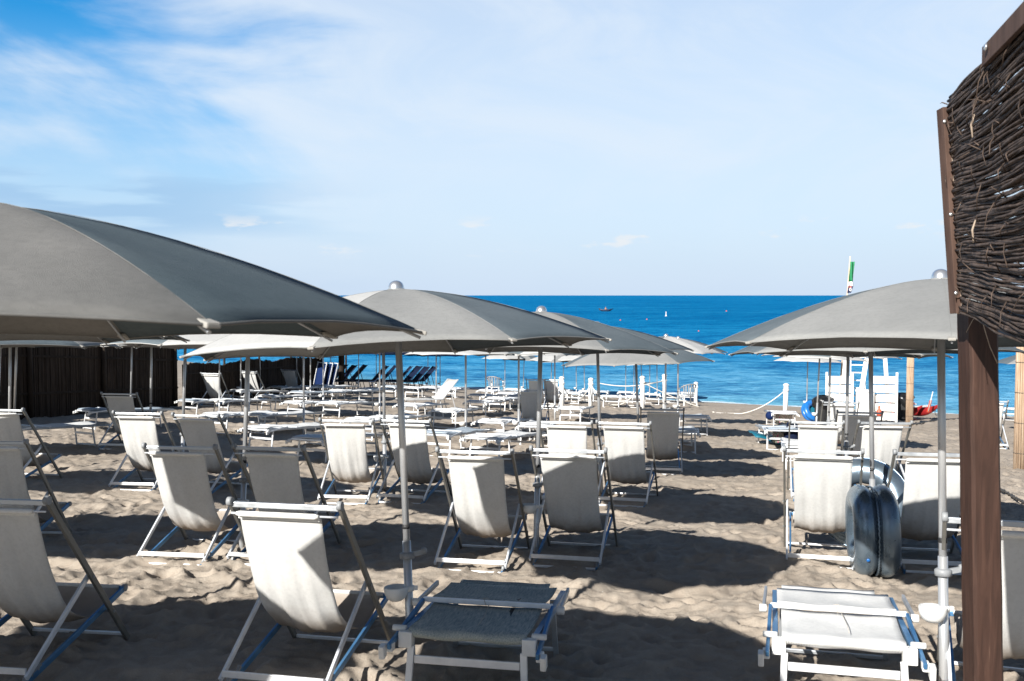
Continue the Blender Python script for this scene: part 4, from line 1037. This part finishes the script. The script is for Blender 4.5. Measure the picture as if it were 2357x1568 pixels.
o = mb.build('beach_bag', 'navy_cloth', loc=p+Vector((0, .3, 0))); tag(o, 'dark beach bag standing under the right loungers', 'bag')
# chain across the sand at the right and cords
def ground_chain(pts, r, label, nm='chain', m='chain_metal', lift=.03):
    P3 = []
    for i in range(len(pts)-1):
        for k in range(24):
            f = k/24; x = pts[i][0]+(pts[i+1][0]-pts[i][0])*f; y = pts[i][1]+(pts[i+1][1]-pts[i][1])*f; q = G(x, y); P3.append(q)
    o0 = P3[0].copy(); mb = MB(); mb.tube([q-o0+Vector((.01*math.sin(i*2.1), 0, lift+.01*math.sin(i*1.7))) for i, q in enumerate(P3)], [r*(1+.35*(i % 2)) for i in range(len(P3))], 6)
    o = mb.build(nm, m, loc=o0); tag(o, label, nm)
ground_chain([(2290, 1125), (2315, 1139), (2357, 1163), (2420, 1195)], .012, 'dark chain lying on the sand right of the brown post')
ground_chain([(2108, 979), (2135, 973), (2175, 968), (2212, 966)], .018, 'dark chain trailing on the sand behind the silver inflatable row')

# ------------------------------------------------------------------ monobloc plastic chairs
def plastic_chair(x, y, yaw, label):
    p = G(x, y); root = empty('plastic_chair', p); tag(root, label, 'chair', 'plastic armchairs by the water'); root.rotation_euler = (0, 0, -R(yaw))
    mb = MB(); mb.grid([[(s*.24, y_, .42-.02*(1-s*s)) for s in (-1,-.5,0,.5,1)] for y_ in (-.2, 0, .2)]); mb.build('seat', 'plastic_white', root, solid=.02)
    mb = MB()
    for k in range(7):
        a = R(-65+130*k/6); mb.bar((math.sin(a)*.24, -.06-math.cos(a)*.16, .42), (math.sin(a)*.29, -.08-math.cos(a)*.22, .82), .045, .012, (math.cos(a), math.sin(a), 0))
    mb.tube([(math.sin(a)*.30, -.08-math.cos(a)*.22, .84-.10*abs(math.sin(a))**3) for a in [R(-95+190*k/16) for k in range(17)]], .022, 8)
    mb.build('backrest', 'plastic_grey', root)
    for s in (-1, 1):
        mb = MB(); mb.bar((s*.30, -.1, .70), (s*.29, .2, .65), .05, .02); mb.build('armrest', 'plastic_grey', root)
        for yy in (-.2, .2): mb = MB(); mb.bar((s*.25, yy, .66 if yy > 0 else .42), (s*.28, yy*1.15, 0), .045, .03); mb.build('leg', 'plastic_white', root)
plastic_chair(1140, 914, 25, 'grey white plastic armchair left of the two tiny deckchairs'); plastic_chair(1582, 934, -20, 'grey white plastic armchair at the waterline behind the last white posts')

# ------------------------------------------------------------------ on the water
def on_sea(x, y): d = ray(x, y); t_ = -CAMZ/d.z; return Vector((d.x*t_, d.y*t_, 0))
p = on_sea(1394, 717); root = empty('rowing_boat', p); tag(root, 'small dark boat with a person far out on the water', 'boat'); root.rotation_euler = (0, 0, R(88)); sc = p.y/F
def shull(L, w, h, m, nm):
    rows = []
    for i in range(13):
        f = i/12; k = max(.04, 1-abs(2*f-1)**2.4); lift = h*.45*(abs(2*f-1)**3); rows.append([(math.cos(math.pi*a/8)*w/2*k, -L/2+L*f, h*.75+lift-math.sin(math.pi*a/8)*(h)*k) for a in range(9)])
    mb = MB(); mb.grid(rows); mb.build(nm, m, root, solid=.06)
shull(34*sc, 9*sc, 6*sc, 'hull_dark', 'hull')
mb = MB(); mb.box((0, 14*sc, 5*sc), (2*sc, 2.4*sc, 5*sc)); mb.build('motor', 'bin_black', root)
mb = MB(); mb.tube([(0, 0, 3*sc), (0, .3*sc, 6.0*sc), (0, 0, 8*sc)], [2.2*sc, 2.0*sc, 1.0*sc], 8); mb.lathe([(1.2*sc*math.sin(math.pi*i/8), -1.2*sc*math.cos(math.pi*i/8)) for i in range(9)], (0, 0, 9.2*sc), 8)
mb.tube([(0, .5*sc, 7*sc), (0, -2.5*sc, 5.4*sc), (0, -4*sc, 5.6*sc)], [.7*sc, .6*sc, .4*sc], 6)
o = mb.build('person', 'skin', loc=root.location.copy()); o.rotation_euler = root.rotation_euler; tag(o, 'tiny person sitting in the dark boat on the sea', 'person')
p = on_sea(1533, 728); s_ = p.y/F
mb = MB(); mb.lathe([(.001, -s_), (2.2*s_, -s_*.5), (2.4*s_, s_), (1.4*s_, 2.2*s_), (.8*s_, 3*s_), (.7*s_, 10*s_), (.001, 11*s_)], (0,0,0), 12); o = mb.build('buoy', 'white_paint', loc=p); tag(o, 'white buoy with mast on the sea right of the boat', 'buoy')
for i, (x, y, l) in enumerate(((1428, 738, 'red float on the sea, left one below the boat'), (1489, 736, 'red float on the sea below the white buoy'), (1608, 763, 'red float on the sea, largest, near the right umbrella'), (1672, 717, 'tiny red float far right of the white buoy'))):
    p = on_sea(x, y); s_ = p.y/F*1.7; mb = MB(); mb.lathe([(s_*math.sin(math.pi*k/8), s_*.4-s_*math.cos(math.pi*k/8)) for k in range(9)], (0,0,0), 10); o = mb.build('float_buoy', 'orange_red', loc=p); tag(o, l, 'buoy', 'red floats')
d = ray(857, 680.9); t_ = 2400/d.y; root = empty('sailing_boat', (d.x*t_, 2400, 0)); tag(root, 'tiny white sailing boat on the horizon above the large left umbrella', 'boat')
mb = MB(); mb.box((0,0,.6), (7, 2.5, 1.2)); mb.build('hull', 'white_paint', root, bevel=.3)
mb = MB(); mb.add([(-2.5,0,1.6), (2.,0,1.6), (.4,0,9.5), (.3,.25,5)], [(0,1,2), (0,1,3)]); mb.build('sail', 'flag_white', root, solid=.05)
